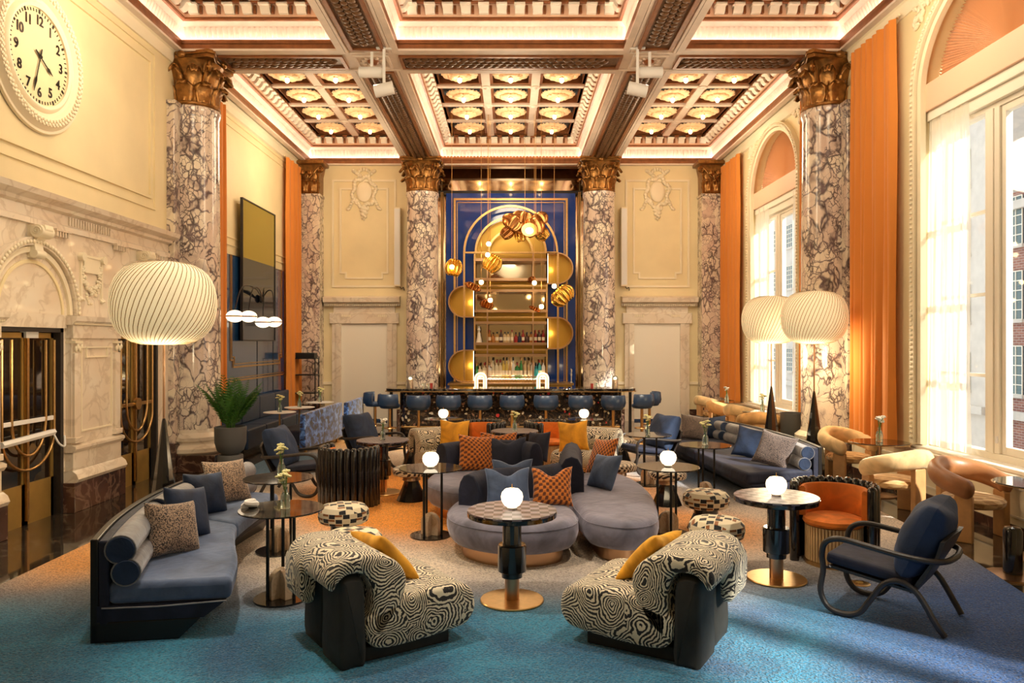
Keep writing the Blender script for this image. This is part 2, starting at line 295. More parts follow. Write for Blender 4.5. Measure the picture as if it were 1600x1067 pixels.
# ---------------------------------------------------------------- mesh builder
class B:
    def __init__(s): s.v = []; s.f = []; s.mi = []; s.M = Matrix.Identity(4); s.k = 0
    def at(s, loc=(0, 0, 0), rz=0, rx=0, ry=0, sc_=1):
        s.M = Matrix.Translation(loc) @ Matrix.Rotation(rz, 4, 'Z') @ Matrix.Rotation(ry, 4, 'Y') @ Matrix.Rotation(rx, 4, 'X') @ Matrix.Scale(sc_, 4); return s
    def add(s, vs_, fs):
        n = len(s.v); s.v += [tuple(s.M @ Vector(p)) for p in vs_]; s.f += [tuple(n+i for i in f) for f in fs]; s.mi += [s.k]*len(fs); return s
    def box(s, x0, x1, y0, y1, z0, z1):
        return s.add([(x, y, z) for z in (z0, z1) for y in (y0, y1) for x in (x0, x1)],
                     [(0, 2, 3, 1), (4, 5, 7, 6), (0, 1, 5, 4), (2, 6, 7, 3), (0, 4, 6, 2), (1, 3, 7, 5)])
    def cb(s, c, sx, sy, sz): return s.box(c[0]-sx/2, c[0]+sx/2, c[1]-sy/2, c[1]+sy/2, c[2]-sz/2, c[2]+sz/2)
    def lathe(s, prof, n=24, c=(0, 0, 0), arc=2*pi, a0=0.0, closed=True, sx=1, sy=1):
        full = abs(arc-2*pi) < 1e-6; m = n if full else n+1; vs_ = []
        for i in range(m):
            a = a0+arc*i/n
            for r, z in prof: vs_.append((c[0]+r*cos(a)*sx, c[1]+r*sin(a)*sy, c[2]+z))
        k = len(prof); fs = []
        for i in range(n):
            j = (i+1) % m
            for q in range(k-1): fs.append((i*k+q, j*k+q, j*k+q+1, i*k+q+1))
        if full and closed:
            if prof[0][0] > 1e-5: fs.append(tuple(i*k for i in reversed(range(m))))
            if prof[-1][0] > 1e-5: fs.append(tuple(i*k+k-1 for i in range(m)))
        return s.add(vs_, fs)
    def cyl(s, r, z0, z1, c=(0, 0, 0), n=20, r2=None): return s.lathe([(r, z0), (r if r2 is None else r2, z1)], n, c)
    def prism(s, poly, z0, z1, cap=True):
        n = len(poly); vs_ = [(x, y, z0) for x, y in poly]+[(x, y, z1) for x, y in poly]
        fs = [(i, (i+1) % n, (i+1) % n+n, i+n) for i in range(n)]
        if cap: fs += [tuple(reversed(range(n))), tuple(range(n, 2*n))]
        return s.add(vs_, fs)
    def ring(s, o, i_, z0, z1):
        n = len(o); vs_ = [(x, y, z) for z in (z0, z1) for x, y in (list(o)+list(i_))]; fs = []
        for k in range(n):
            j = (k+1) % n; O0, O1, I0, I1 = k, j, n+k, n+j
            fs += [(O0, O1, O1+2*n, O0+2*n), (I1, I0, I0+2*n, I1+2*n), (O0+2*n, O1+2*n, I1+2*n, I0+2*n), (O1, O0, I0, I1)]
        return s.add(vs_, fs)
    def tube(s, pts, r, n=8, closed=False, caps=True):
        P = [Vector(p) for p in pts]; m = len(P); rs = r if isinstance(r, (list, tuple)) else [r]*m
        up = None; rings = []
        for i in range(m):
            a = P[(i-1) % m] if (closed or i > 0) else P[i]; b = P[(i+1) % m] if (closed or i < m-1) else P[i]
            tdir = (b-a).normalized()
            if up is None:
                up = Vector((0, 0, 1)) if abs(tdir.z) < .9 else Vector((1, 0, 0))
            side = tdir.cross(up).normalized(); up = side.cross(tdir).normalized()
            rings.append([P[i]+(side*cos(2*pi*k/n)+up*sin(2*pi*k/n))*rs[i] for k in range(n)])
        vs_ = [p for r_ in rings for p in r_]; fs = []
        for i in range(m if closed else m-1):
            j = (i+1) % m
            for k in range(n): fs.append((i*n+k, i*n+(k+1) % n, j*n+(k+1) % n, j*n+k))
        if caps and not closed: fs += [tuple(reversed(range(n))), tuple((m-1)*n+k for k in range(n))]
        return s.add(vs_, fs)
    def sweep(s, prof, path, closed=False):
        """prof: (offset along left normal, z) ; path: xy points, flat"""
        m = len(path); k = len(prof); vs_ = []
        for i in range(m):
            a = Vector(path[i-1] if (closed or i > 0) else path[i]); b = Vector(path[i]); c = Vector(path[(i+1) % m] if (closed or i < m-1) else path[i])
            d1 = (b-a).normalized() if (b-a).length > 1e-9 else (c-b).normalized(); d2 = (c-b).normalized() if (c-b).length > 1e-9 else d1
            n1 = Vector((-d1.y, d1.x)); n2 = Vector((-d2.y, d2.x)); nn = (n1+n2).normalized(); q = 1/max(.3, nn.dot(n1))
            for o, z in prof: p = b+nn*o*q; vs_.append((p.x, p.y, z))
        fs = []
        for i in range(m if closed else m-1):
            j = (i+1) % m
            for e in range(k): fs.append((i*k+e, j*k+e, j*k+(e+1) % k, i*k+(e+1) % k))
        if not closed: fs += [tuple(range(k)), tuple(reversed([(m-1)*k+e for e in range(k)]))]
        return s.add(vs_, fs)
    def grid(s, fn, nu, nv, wrap=False):
        vs_ = [fn(i/nu, j/nv) for i in range(nu+1) for j in range(nv+1)]
        return s.add(vs_, [(i*(nv+1)+j, (i+1)*(nv+1)+j, (i+1)*(nv+1)+j+1, i*(nv+1)+j+1) for i in range(nu) for j in range(nv)])
    def ball(s, c, rx, ry=None, rz=None, n=14, m=8):
        ry = ry or rx; rz = rz or rx
        vs_ = [(c[0]+rx*sin(pi*j/m)*cos(2*pi*i/n), c[1]+ry*sin(pi*j/m)*sin(2*pi*i/n), c[2]-rz*cos(pi*j/m)) for j in range(1, m) for i in range(n)]
        vs_ += [(c[0], c[1], c[2]-rz), (c[0], c[1], c[2]+rz)]; b_, t_ = len(vs_)-2, len(vs_)-1
        fs = [(j*n+i, j*n+(i+1) % n, (j+1)*n+(i+1) % n, (j+1)*n+i) for j in range(m-2) for i in range(n)]
        fs += [(b_, (i+1) % n, i) for i in range(n)]+[(t_, (m-2)*n+i, (m-2)*n+(i+1) % n) for i in range(n)]
        return s.add(vs_, fs)
    def make(s, name, mat, parent=None, smooth=35, bevel=0, sub=0, loc=None, rz=None, solid=0, kind=None, bseg=2):
        me = bpy.data.meshes.new(name); me.from_pydata(s.v, [], s.f); me.validate()
        mats = mat if isinstance(mat, (list, tuple)) else [mat]
        for x in mats: me.materials.append(MT[x] if isinstance(x, str) else x)
        if len(mats) > 1 and len(me.polygons) == len(s.mi): me.polygons.foreach_set('material_index', s.mi)
        bm = bmesh.new(); bm.from_mesh(me); bmesh.ops.recalc_face_normals(bm, faces=bm.faces); bm.to_mesh(me); bm.free()
        if smooth:
            me.polygons.foreach_set('use_smooth', [True]*len(me.polygons)); me.set_sharp_from_angle(angle=R(smooth))
        o = bpy.data.objects.new(name, me); COL.objects.link(o)
        if parent: o.parent = parent
        if loc: o.location = loc
        if rz is not None: o.rotation_euler = (0, 0, rz)
        if solid: md = o.modifiers.new('s', 'SOLIDIFY'); md.thickness = solid; md.offset = 0
        if bevel: md = o.modifiers.new('b', 'BEVEL'); md.width = bevel; md.segments = bseg; md.limit_method = 'ANGLE'; md.angle_limit = R(40); md.harden_normals = False
        if sub: md = o.modifiers.new('u', 'SUBSURF'); md.levels = sub; md.render_levels = sub
        if kind: o['kind'] = kind
        return o

def thing(name, label, cat, loc=(0, 0, 0), rz=0, group=None):
    o = bpy.data.objects.new(name, None); COL.objects.link(o); o.location = loc; o.rotation_euler = (0, 0, rz); o.empty_display_size = .1
    o['label'] = label; o['category'] = cat
    if group: o['group'] = group
    return o
def tag(o, label, cat, group=None):
    o['label'] = label; o['category'] = cat
    if group: o['group'] = group
    return o
def struct(name, loc=(0, 0, 0)):
    o = bpy.data.objects.new(name, None); COL.objects.link(o); o.location = loc; o['kind'] = 'structure'; return o
KIDS = {}
def dup(src, loc=None, rz=None, label=None, group=None, parent=None, scale=None):
    c = src.copy(); COL.objects.link(c)
    if parent is not None: c.parent = parent
    if loc is not None: c.location = loc
    if rz is not None: c.rotation_euler = (0, 0, rz)
    if scale is not None: c.scale = scale
    if label: c['label'] = label
    if group: c['group'] = group
    for ch in list(src.children): dup(ch, parent=c)
    return c
def piece(src, parent, loc=None, rot=None, scale=None):
    """one more copy of a part, sharing its mesh"""
    c = src.copy(); COL.objects.link(c); c.parent = parent
    if loc is not None: c.location = loc
    if rot is not None: c.rotation_euler = rot
    if scale is not None: c.scale = scale
    return c
def smooth_path(pts, n=6, closed=False):
    P = [Vector(p) for p in pts]; m = len(P); out = []
    for i in range(m if closed else m-1):
        p0 = P[(i-1) % m] if (closed or i > 0) else P[i]; p1 = P[i]; p2 = P[(i+1) % m]; p3 = P[(i+2) % m] if (closed or i < m-2) else p2
        for k in range(n):
            u = k/n; out.append(.5*((2*p1)+(-p0+p2)*u+(2*p0-5*p1+4*p2-p3)*u*u+(-p0+3*p1-3*p2+p3)*u**3))
    if not closed: out.append(P[-1])
    return out
def rect(x0, x1, y0, y1): return [(x0, y0), (x1, y0), (x1, y1), (x0, y1)]
# ================================================================ SETTING
XW, XW2, YB, YF = 5.4, 5.5, 19.8, -2.6          # wall planes (near bay / far bay), back wall, wall behind the camera
ZS = 6.70                                        # beam soffit
fl = struct('floor'); B().box(-7, 7, YF-.3, 21.2, -.12, 0).make('floor_slab', 'floor', fl, smooth=0)

# rug
rg = [(-4.3, YF+.2), (4.0, YF+.2), (4.0, 5.0), (4.15, 6.1), (4.38, 7.45), (4.45, 9), (4.45, 16.7), (3.4, 16.7), (3.4, 15.2), (-3.4, 15.2), (-3.4, 16.6), (-4.25, 15.6)]
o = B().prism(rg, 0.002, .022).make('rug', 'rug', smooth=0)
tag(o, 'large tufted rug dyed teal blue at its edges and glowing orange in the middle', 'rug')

# ---- ceiling ----------------------------------------------------------------
BEAMY = [(-2.6, -2.2), (4.8, 5.6), (12.1, 12.9)]
ceil = struct('ceiling')
B().box(-6.2, 6.2, YF-.3, 21.2, 7.62, 7.8).make('slab', 'ceil_blue', ceil, smooth=0)
XB = (1.9, 2.65)
# beams: body, raised borders, carved garland panel of overlapping leaves
def carved(parent, x0, x1, y0, y1, z, along):
    L = (y1-y0) if along == 'y' else (x1-x0); W = (x1-x0) if along == 'y' else (y1-y0)
    cx, cy = (x0+x1)/2, (y0+y1)/2
    ring = [(x0, y0), (x1, y0), (x1, y1), (x0, y1)]; w2 = .055
    B().ring(ring, rect(x0+w2, x1-w2, y0+w2, y1-w2), z-.035, z+.01).make('panel_border', 'ceil_brown', parent, smooth=0)
    B().box(x0+w2, x1-w2, y0+w2, y1-w2, z-.004, z+.008).make('panel_ground', 'ceil_dark', parent, smooth=0)
    g = B(); n = int((L-.3)/.13); ww = W-.2
    for i in range(n):
        for j in range(3):
            u = -L/2+.17+i*.13+(.065 if j == 1 else 0); v_ = (j-1)*ww*.31; tilt = .35*(j-1)
            x, y = (cx+v_, cy+u) if along == 'y' else (cx+u, cy+v_)
            g.at((x, y, z-.012), rz=(0 if along == 'y' else -pi/2)-tilt, rx=.28); g.ball((0, 0, 0), ww*.19, .10, .04, 8, 4)
    g.make('garland', 'ceil_dark', parent, smooth=60, kind='stuff')
def beam(x0, x1, y0, y1, along, name='ceiling_beam'):
    b = struct(name)
    B().box(x0, x1, y0, y1, ZS, 7.62).make('beam_body', 'ceil_white', b, smooth=0)
    return b
ys = [(-2.2, 4.8), (5.6, 12.1), (12.9, YB)]
for sx in (-1, 1):
    x0, x1 = sorted((sx*XB[0], sx*XB[1]))
    for (y0, y1) in ys[1:]:
        b = beam(x0, x1, y0, y1, 'y')
        carved(b, x0+.10, x1-.10, y0+.05, y1-(.12 if y1 < YB else .25), ZS, 'y')
        for xx in (x0+.03, x1-.03): B().box(xx-.022, xx+.022, y0, y1, ZS-.02, ZS+.01).make('edge_bead', 'ceil_white', b, smooth=0)
b0 = beam(-XW2, XW2, 12.1, 12.9, 'x')
for (x0, x1) in ((-4.75, -XB[1]-.08), (-XB[0]+.08, XB[0]-.08), (XB[1]+.08, 4.75)):
    carved(b0, x0, x1, 12.22, 12.78, ZS, 'x')
for yy in (12.13, 12.87): B().box(-XW2, XW2, yy-.022, yy+.022, ZS-.02, ZS+.01).make('edge_bead', 'ceil_white', b0, smooth=0)
for sx in (-1, 1):     # crossing bosses
    cx = sx*(XB[0]+XB[1])/2
    g = B().ring(rect(cx-.29, cx+.29, 12.21, 12.79), rect(cx-.25, cx+.25, 12.25, 12.75), ZS-.03, ZS+.01)
    for k in range(12):
        a = k*pi/6; g.at((cx+.17*cos(a), 12.5+.17*sin(a), ZS-.01), rz=a); g.ball((0, 0, 0), .05, .035, .02, 6, 4)
    g.make('boss_ornament', 'ceil_white', b0, smooth=50)
    B().at((cx, 12.5, 0)).lathe([(0, ZS-.06), (.05, ZS-.055), (.085, ZS-.03), (.10, ZS+.005)], 16).make('boss_rosette', 'ceil_brown', b0)
B().box(-XW2, XW2, 4.8, 5.6, ZS, 7.62).make('ceiling_beam', 'ceil_white', None, smooth=0)['kind'] = 'structure'
B().box(-XW2, XW2, YF, -2.2, ZS, 7.62).make('ceiling_beam', 'ceil_white', None, smooth=0)['kind'] = 'structure'
for sx in (-1, 1):
    x0, x1 = sorted((sx*XB[0], sx*XB[1])); B().box(x0, x1, -2.2, 4.8, ZS, 7.62).make('ceiling_beam', 'ceil_white', None, smooth=0)['kind'] = 'structure'
# outer strips between wall and bays
for sx in (-1, 1):
    a, b = sorted((sx*5.33, sx*6.1))
    B().box(a, b, YF, YB, 6.72, 7.62).make('ceiling_edge', 'cream_light', None, smooth=0)['kind'] = 'structure'

BR = None
ROS = {}
def coffered_bay(x0, x1, y0, y1, nc, nr, detail, rose_group=None, ymin_br=-9):
    global BR
    by = struct('ceiling_coffers')
    def ringbox(i0, i1, z0, z1, name, mat):
        return B().ring(rect(x0+i0, x1-i0, y0+i0, y1-i0), rect(x0+i1, x1-i1, y0+i1, y1-i1), z0, z1).make(name, mat, by, smooth=0)
    ringbox(.0, .10, ZS-.01, 6.80, 'fascia', 'ceil_brown'); ringbox(.07, .10, 6.79, 6.86, 'fascia_lip', 'ceil_brown')
    ringbox(.0, .11, ZS-.02, ZS+.015, 'fascia_bead', 'ceil_white')
    
    ringbox(.035, .060, 6.805, 6.822, 'cove_light_strip', 'cove_led')
    # cove: gently coved, with rows of tongue reliefs
    B().sweep([(-.01, 6.80), (.006, 6.80), (.01, 6.88), (.03, 6.98), (.08, 7.08), (.15, 7.14), (-.01, 7.14)], rect(x0, x1, y0, y1), True).make('cove', 'ceil_white', by, smooth=30)
    if detail:
        g = B()
        def tongues(ax, ay, bx, by_, nx, ny):
            L = sqrt((bx-ax)**2+(by_-ay)**2); n = int(L/.085)
            for i in range(n):
                u = (i+.5)/n; px, py = ax+(bx-ax)*u, ay+(by_-ay)*u
                if py < ymin_br: continue
                a = atan2(ny, nx)
                g.at((px+nx*.035, py+ny*.035, 7.0), rz=a, ry=.25); g.add([(0-.012, -.028, -.07), (-.012, .028, -.07), (.02, .034, .085), (.02, -.034, .085), (.014, 0, -.10), (.032, 0, .07)], [(0, 4, 5, 3), (4, 1, 2, 5), (3, 5, 2)])
        tongues(x0, y1, x1, y1, 0, -1); tongues(x0, y0, x0, y1, 1, 0); tongues(x1, y0, x1, y1, -1, 0)
        g.make('tongue_relief', 'ceil_white', by, smooth=50, kind='stuff')
    B().sweep([(.10, 7.135), (.185, 7.135), (.20, 7.15), (.20, 7.175), (.185, 7.19), (.10, 7.19)], rect(x0, x1, y0, y1), True).make('rope_moulding', 'ceil_brown', by, smooth=30)
    ringbox(.05, .20, 7.18, 7.40, 'frieze', 'ceil_pink')
    ringbox(.0, .42, 7.40, 7.45, 'crown', 'ceil_pink')
    ringbox(.30, .37, 7.34, 7.42, 'field_border', 'ceil_brown')
    if detail:
        if BR is None:
            g = B().box(-.085, .085, 0, .17, .10, .17)
            g.add([(x, y, z) for x in (-.075, .075) for y, z in ((0, 0), (.05, .01), (.085, .05), (.11, .10), (0, .10))],
                  [(0, 1, 2, 3, 4), (9, 8, 7, 6, 5), (0, 5, 6, 1), (1, 6, 7, 2), (2, 7, 8, 3), (3, 8, 9, 4), (4, 9, 5, 0)])
            g.k = 1; g.box(-.13, -.09, .0, .05, .01, .13); g.k = 0
            BR = g.make('bracket', ['white_paint', 'ceil_brown'], by, smooth=30); BR.hide_render = False
            first = True
        else: first = False
        def row(ax, ay, bx, by_, a):
            L = sqrt((bx-ax)**2+(by_-ay)**2); n = max(1, round(L/.27))
            nonlocal first
            for i in range(n+1):
                u = i/n; px, py = ax+(bx-ax)*u, ay+(by_-ay)*u
                if py < ymin_br: continue
                if first: BR.location = (px, py, 7.21); BR.rotation_euler = (0, 0, a); first = False
                else: piece(BR, by, (px, py, 7.21), (0, 0, a))
        i = .20
        row(x0+i+.15, y1-i, x1-i-.15, y1-i, pi); row(x0+i, y0+i+.15, x0+i, y1-i-.15, -pi/2); row(x1-i, y0+i+.15, x1-i, y1-i-.15, pi/2)
    # coffer grid
    fx0, fx1, fy0, fy1 = x0+.37, x1-.37, y0+.37, y1-.37
    cw, chh = (fx1-fx0)/nc, (fy1-fy0)/nr; t = .085
    for i in range(1, nc): xx = fx0+i*cw; B().box(xx-t, xx+t, fy0, fy1, 7.36, 7.56).make('coffer_rib', 'ceil_white', by, smooth=0)
    for j in range(1, nr): yy = fy0+j*chh; B().box(fx0, fx1, yy-t*.8, yy+t*.8, 7.365, 7.56).make('coffer_rib', 'ceil_white', by, smooth=0)
    for i in range(1, nc):
        for j in range(1, nr):
            B().at((fx0+i*cw, fy0+j*chh, 7.36)).lathe([(0, -.05), (.03, -.045), (.06, -.02), (.11, -.015), (.12, .01)], 10).make('rib_boss', 'ceil_white', by)
    for i in range(nc):
        for j in range(nr):
            if fy0+(j+1)*chh < ymin_br: continue
            e = .085; a0, a1, b0_, b1 = fx0+i*cw+(e if i else 0), fx0+(i+1)*cw-(e if i < nc-1 else 0), fy0+j*chh+(e if j else 0), fy0+(j+1)*chh-(e if j < nr-1 else 0)
            B().ring(rect(a0, a1, b0_, b1), rect(a0+.06, a1-.06, b0_+.06, b1-.06), 7.40, 7.58).make('coffer_frame', 'ceil_brown', by, smooth=0)
            B().box(a0+.06, a1-.06, b0_+.06, b1-.06, 7.56, 7.60).make('coffer_panel', 'ceil_blue', by, smooth=0)
            if rose_group:
                c = (fx0+(i+.5)*cw, fy0+(j+.5)*chh, 7.47)
                cname = ['first', 'second', 'third', 'fourth', 'fifth'][nr-1-j]
                lab = f'lit gilt rosette, {cname} from bar wall, ' + rose_group[1][i]
                if 'r' not in ROS:
                    r_ = thing('ceiling_light', lab, 'ceiling light', c, 0, 'gilt rosette lights in the coffers')
                    g = B()
                    def petal(k, n, r1, zz, wd, lift):
                        a = 2*pi*k/n; g.at((0, 0, 0), rz=a)
                        g.grid(lambda u, v: (.05+(r1-.05)*u, (v-.5)*wd*sin(pi*min(1, .25+u*.62))*1.4, zz-lift*sin(pi*u*.9)-.035*(1-abs(2*v-1))-.03*u), 4, 3)
                    for k in range(12): petal(k, 12, .37, .01, .19, .06)
                    g.make('outer_petals', 'rose', r_, smooth=60, solid=.012)
                    g = B()
                    for k in range(8): petal(k+.5, 8, .24, -.045, .16, .06)
                    g.make('inner_petals', 'rose', r_, smooth=60, solid=.012)
                    B().cyl(.02, -.05, .09, n=8).lathe([(0.0, -.04), (.05, -.05), (.055, -.10), (.03, -.13)], 12, closed=False).make('lamp_holder', 'gold', r_)
                    B().ball((0, 0, -.175), .045, .045, .055, 12, 8).make('bulb', 'bulb', r_)
                    ROS['r'] = r_
                else: dup(ROS['r'], c, 0, lab)
    return by
side = ['nearer the door wall', 'beside the dark beam']
coffered_bay(-5.33, -2.65, 12.9, YB, 2, 5, True, ('', ['door side bay, wall column', 'door side bay, beam column']))
coffered_bay(-1.9, 1.9, 12.9, YB, 3, 5, True, ('', ['middle bay, door side column', 'middle bay, centre column', 'middle bay, window side column']))
coffered_bay(2.65, 5.33, 12.9, YB, 2, 5, True, ('', ['window side bay, beam column', 'window side bay, window column']))
for (a, b, n) in ((-5.33, -2.65, 2), (-1.9, 1.9, 3), (2.65, 5.33, 2)):
    coffered_bay(a, b, 5.6, 12.1, n, 5, True, None, 9.6)
# soft ceiling light: coffer bulbs at the far end, unseen fill added in front
for (x, y, e) in ((-3.99, 16.3, 130), (0, 16.3, 200), (3.99, 16.3, 130), (-3.99, 8.8, 150), (0, 8.8, 240), (3.99, 8.8, 150), (0, 1.5, 25)):
    lamp('POINT', 'coffer_and_fill_light', (x, y, 5.9), e*.72, (1, .83, .58), shadow_soft_size=.6)

# ---- walls ------------------------------------------------------------------
def holes_wall(b, x0, x1, ya, yb, za, zb, openings):
    """slab between x0..x1 over y ya..yb with rectangular holes (y0,y1,z0,z1)"""
    cuts = sorted(openings); y = ya
    for (p, q, z0, z1) in cuts:
        b.box(x0, x1, y, p, za, zb)
        if z0 > za: b.box(x0, x1, p, q, za, z0)
        if z1 < zb: b.box(x0, x1, p, q, z1, zb)
        y = q
    b.box(x0, x1, y, yb, za, zb); return b
DO = [(-1.55, -.4, 0, 2.22), (.6, 1.8, 0, 2.22), (5.45, 6.65, 0, 2.22), (7.87, 9.07, 0, 2.22), (10.33, 11.5, 0, 2.22)]
wl = struct('wall_left')
holes_wall(B(), -5.9, -XW, YF, 12.5, 0, 6.8, DO).make('wall_body', 'cream', wl, smooth=0)
B().box(-5.9, -XW2, 12.5, YB, 0, 6.8).make('wall_body', 'cream', wl, smooth=0)
# stone facing of the lower wall
holes_wall(B(), -XW, -XW+.025, YF, 11.85, 0, 3.4, DO).make('stone_facing', 'white_marble', wl, smooth=0)
# entablature
B().sweep([(0, 3.38), (-.06, 3.38), (-.06, 3.44), (-.03, 3.46), (-.03, 3.58), (-.09, 3.60), (-.10, 3.64), (-.20, 3.68), (-.22, 3.74), (0, 3.76)], [(-XW, YF), (-XW, 11.86)]).make('cornice', 'white_marble', wl, smooth=25)
def strip(px0, px1, y0, y1, z0, z1, t_, mat, parent, name, x=None):
    return B().box(x, x+t_, y0, y1, z0, z1).make(name, mat, parent, smooth=0)
fr = B()
for k in range(17): fr.box(-XW+.03, -XW+.05, 9.16+k*.058, 9.16+k*.058+.03, 3.47, 3.57)
fr.make('fluted_block', 'white_marble', wl, smooth=0)
for yy in (8.85, 10.2, 11.35):
    g = B()
    for k in range(5): g.box(-XW+.03, -XW+.085, yy+k*.055, yy+k*.055+.03, 3.30, 3.36)
    g.box(-XW+.02, -XW+.095, yy-.02, yy+.28, 3.36, 3.385); g.make('guttae', 'white_marble', wl, smooth=0)
# wall panel moulding (upper)
def frame_x(parent, x, y0, y1, z0, z1, w_, d, mat, name='panel_moulding', notch=0, sgn=1):
    def outline(i):
        a, b, c, e = y0+i, y1-i, z0+i, z1-i
        if notch: n = notch; return [(a, c+n), (a+n, c+n), (a+n, c), (b-n, c), (b-n, c+n), (b, c+n), (b, e), (a, e)]
        return [(a, c), (b, c), (b, e), (a, e)]
    g = B(); O, I = outline(0), outline(w_); n = len(O); vs_ = []
    for xx in (x, x+sgn*d): vs_ += [(xx, p, q) for p, q in O]+[(xx, p, q) for p, q in I]
    fs = []
    for k in range(n):
        j = (k+1) % n
        fs += [(k, j, j+2*n, k+2*n), (n+j, n+k, n+k+2*n, n+j+2*n), (k+2*n, j+2*n, n+j+2*n, n+k+2*n)]
    return g.add(vs_, fs).make(name, mat, parent, smooth=0)
for (a, b) in ((5.5, 11.45), (-2, 4.7)):
    frame_x(wl, -XW, a, b, 4.05, 6.42, .03, .022, 'cream'); frame_x(wl, -XW, a+.14, b-.14, 4.2, 6.28, .045, .03, 'cream')
frame_x(wl, -XW2, 13.2, 19.0, 3.95, 6.45, .03, .022, 'cream'); frame_x(wl, -XW2, 13.35, 18.85, 4.1, 6.3, .03, .022, 'cream')
# crown moulding along both long walls
for sx in (-1, 1):
    tr = B().sweep([(0, 6.5), (-sx*-.0-.03, 6.5), (-.05, 6.56), (-.05, 6.66), (-.11, 6.70), (0, 6.72)], [(-XW, YF), (-XW, 12.0)] if sx < 0 else [(XW, 12.0), (XW, YF)]).make('trim_1', 'cream_light', None, smooth=25); tr['kind'] = 'structure'
    tr = B().sweep([(0, 6.5), (-.05, 6.52), (-.06, 6.66), (-.11, 6.70), (0, 6.72)], [(-XW2, 12.9), (-XW2, YB)] if sx < 0 else [(XW2, YB), (XW2, 12.9)]).make('trim_2', 'cream_light', None, smooth=25); tr['kind'] = 'structure'

# arches over the doors: archivolts, blind lunette, keystone
def arch_band(g, x0, x1, yc, zc, ri, ro, n=24, a0=0, a1=pi):
    vs_ = []
    for i in range(n+1):
        a = a0+(a1-a0)*i/n
        for xx, r in ((x0, ri), (x0, ro), (x1, ro), (x1, ri)): vs_.append((xx, yc+r*cos(a), zc+r*sin(a)))
    fs = [(i*4+k, (i+1)*4+k, (i+1)*4+(k+1) % 4, i*4+(k+1) % 4) for i in range(n) for k in range(4)]+[(0, 1, 2, 3), (n*4+3, n*4+2, n*4+1, n*4)]
    return g.add(vs_, fs)
for yc in (1.2, 6.05, 8.47, 10.92):
    arch_band(B(), -XW+.02, -XW+.10, yc, 2.38, .76, .85).make('outer_archivolt', 'white_marble', wl)
    g = B()
    for k in range(44):
        a = pi*(k+.5)/44; g.ball((-XW+.11, yc+.80*cos(a), 2.38+.80*sin(a)), .018, .026, .026, 6, 4)
    g.make('leaf_beading', 'cream_light', wl, smooth=60, kind='stuff')
    arch_band(B(), -XW+.02, -XW+.06, yc, 2.38, .68, .74).make('inner_archivolt', 'cream_light', wl)
    arch_band(B(), -XW+.02, -XW+.04, yc, 2.38, .56, .60).make('lunette_ring', 'cream', wl)
    B().box(-XW+.02, -XW+.06, yc-.62, yc+.62, 2.22, 2.38).make('door_lintel', 'white_marble', wl, smooth=0)
    # scroll keystone
    sp = [(-XW+.02, 3.36), (-XW+.20, 3.36)]
    g = B(); prof = []
    for k in range(24):
        u = k/23; prof.append((.05+.17*(1-u)**.8+.03*sin(u*9), 3.36-.36*u))
    poly = [(0, 3.36)]+prof+[(0, 3.0)]; n = len(poly)
    for sgn in (0,):
        vs_ = [(-XW+p, yc-.075, q) for p, q in poly]+[(-XW+p, yc+.075, q) for p, q in poly]
        g.add(vs_, [tuple(range(n)), tuple(reversed(range(n, 2*n)))]+[(i, (i+1) % n, (i+1) % n+n, i+n) for i in range(n)])
    g.tube([(-XW+.15, yc-.11, 3.29), (-XW+.15, yc+.11, 3.29)], .075, 14); g.tube([(-XW+.10, yc-.085, 3.04), (-XW+.10, yc+.085, 3.04)], .05, 12)
    for sy in (-1, 1):
        g.tube([(-XW+.15+.05*cos(a)*(1-a/14), yc+sy*.115, 3.29+.05*sin(a)*(1-a/14)) for a in [i*.6 for i in range(20)]], .009, 5)
    g.make('keystone_scroll', 'cream_light', wl, smooth=40, bevel=.008)

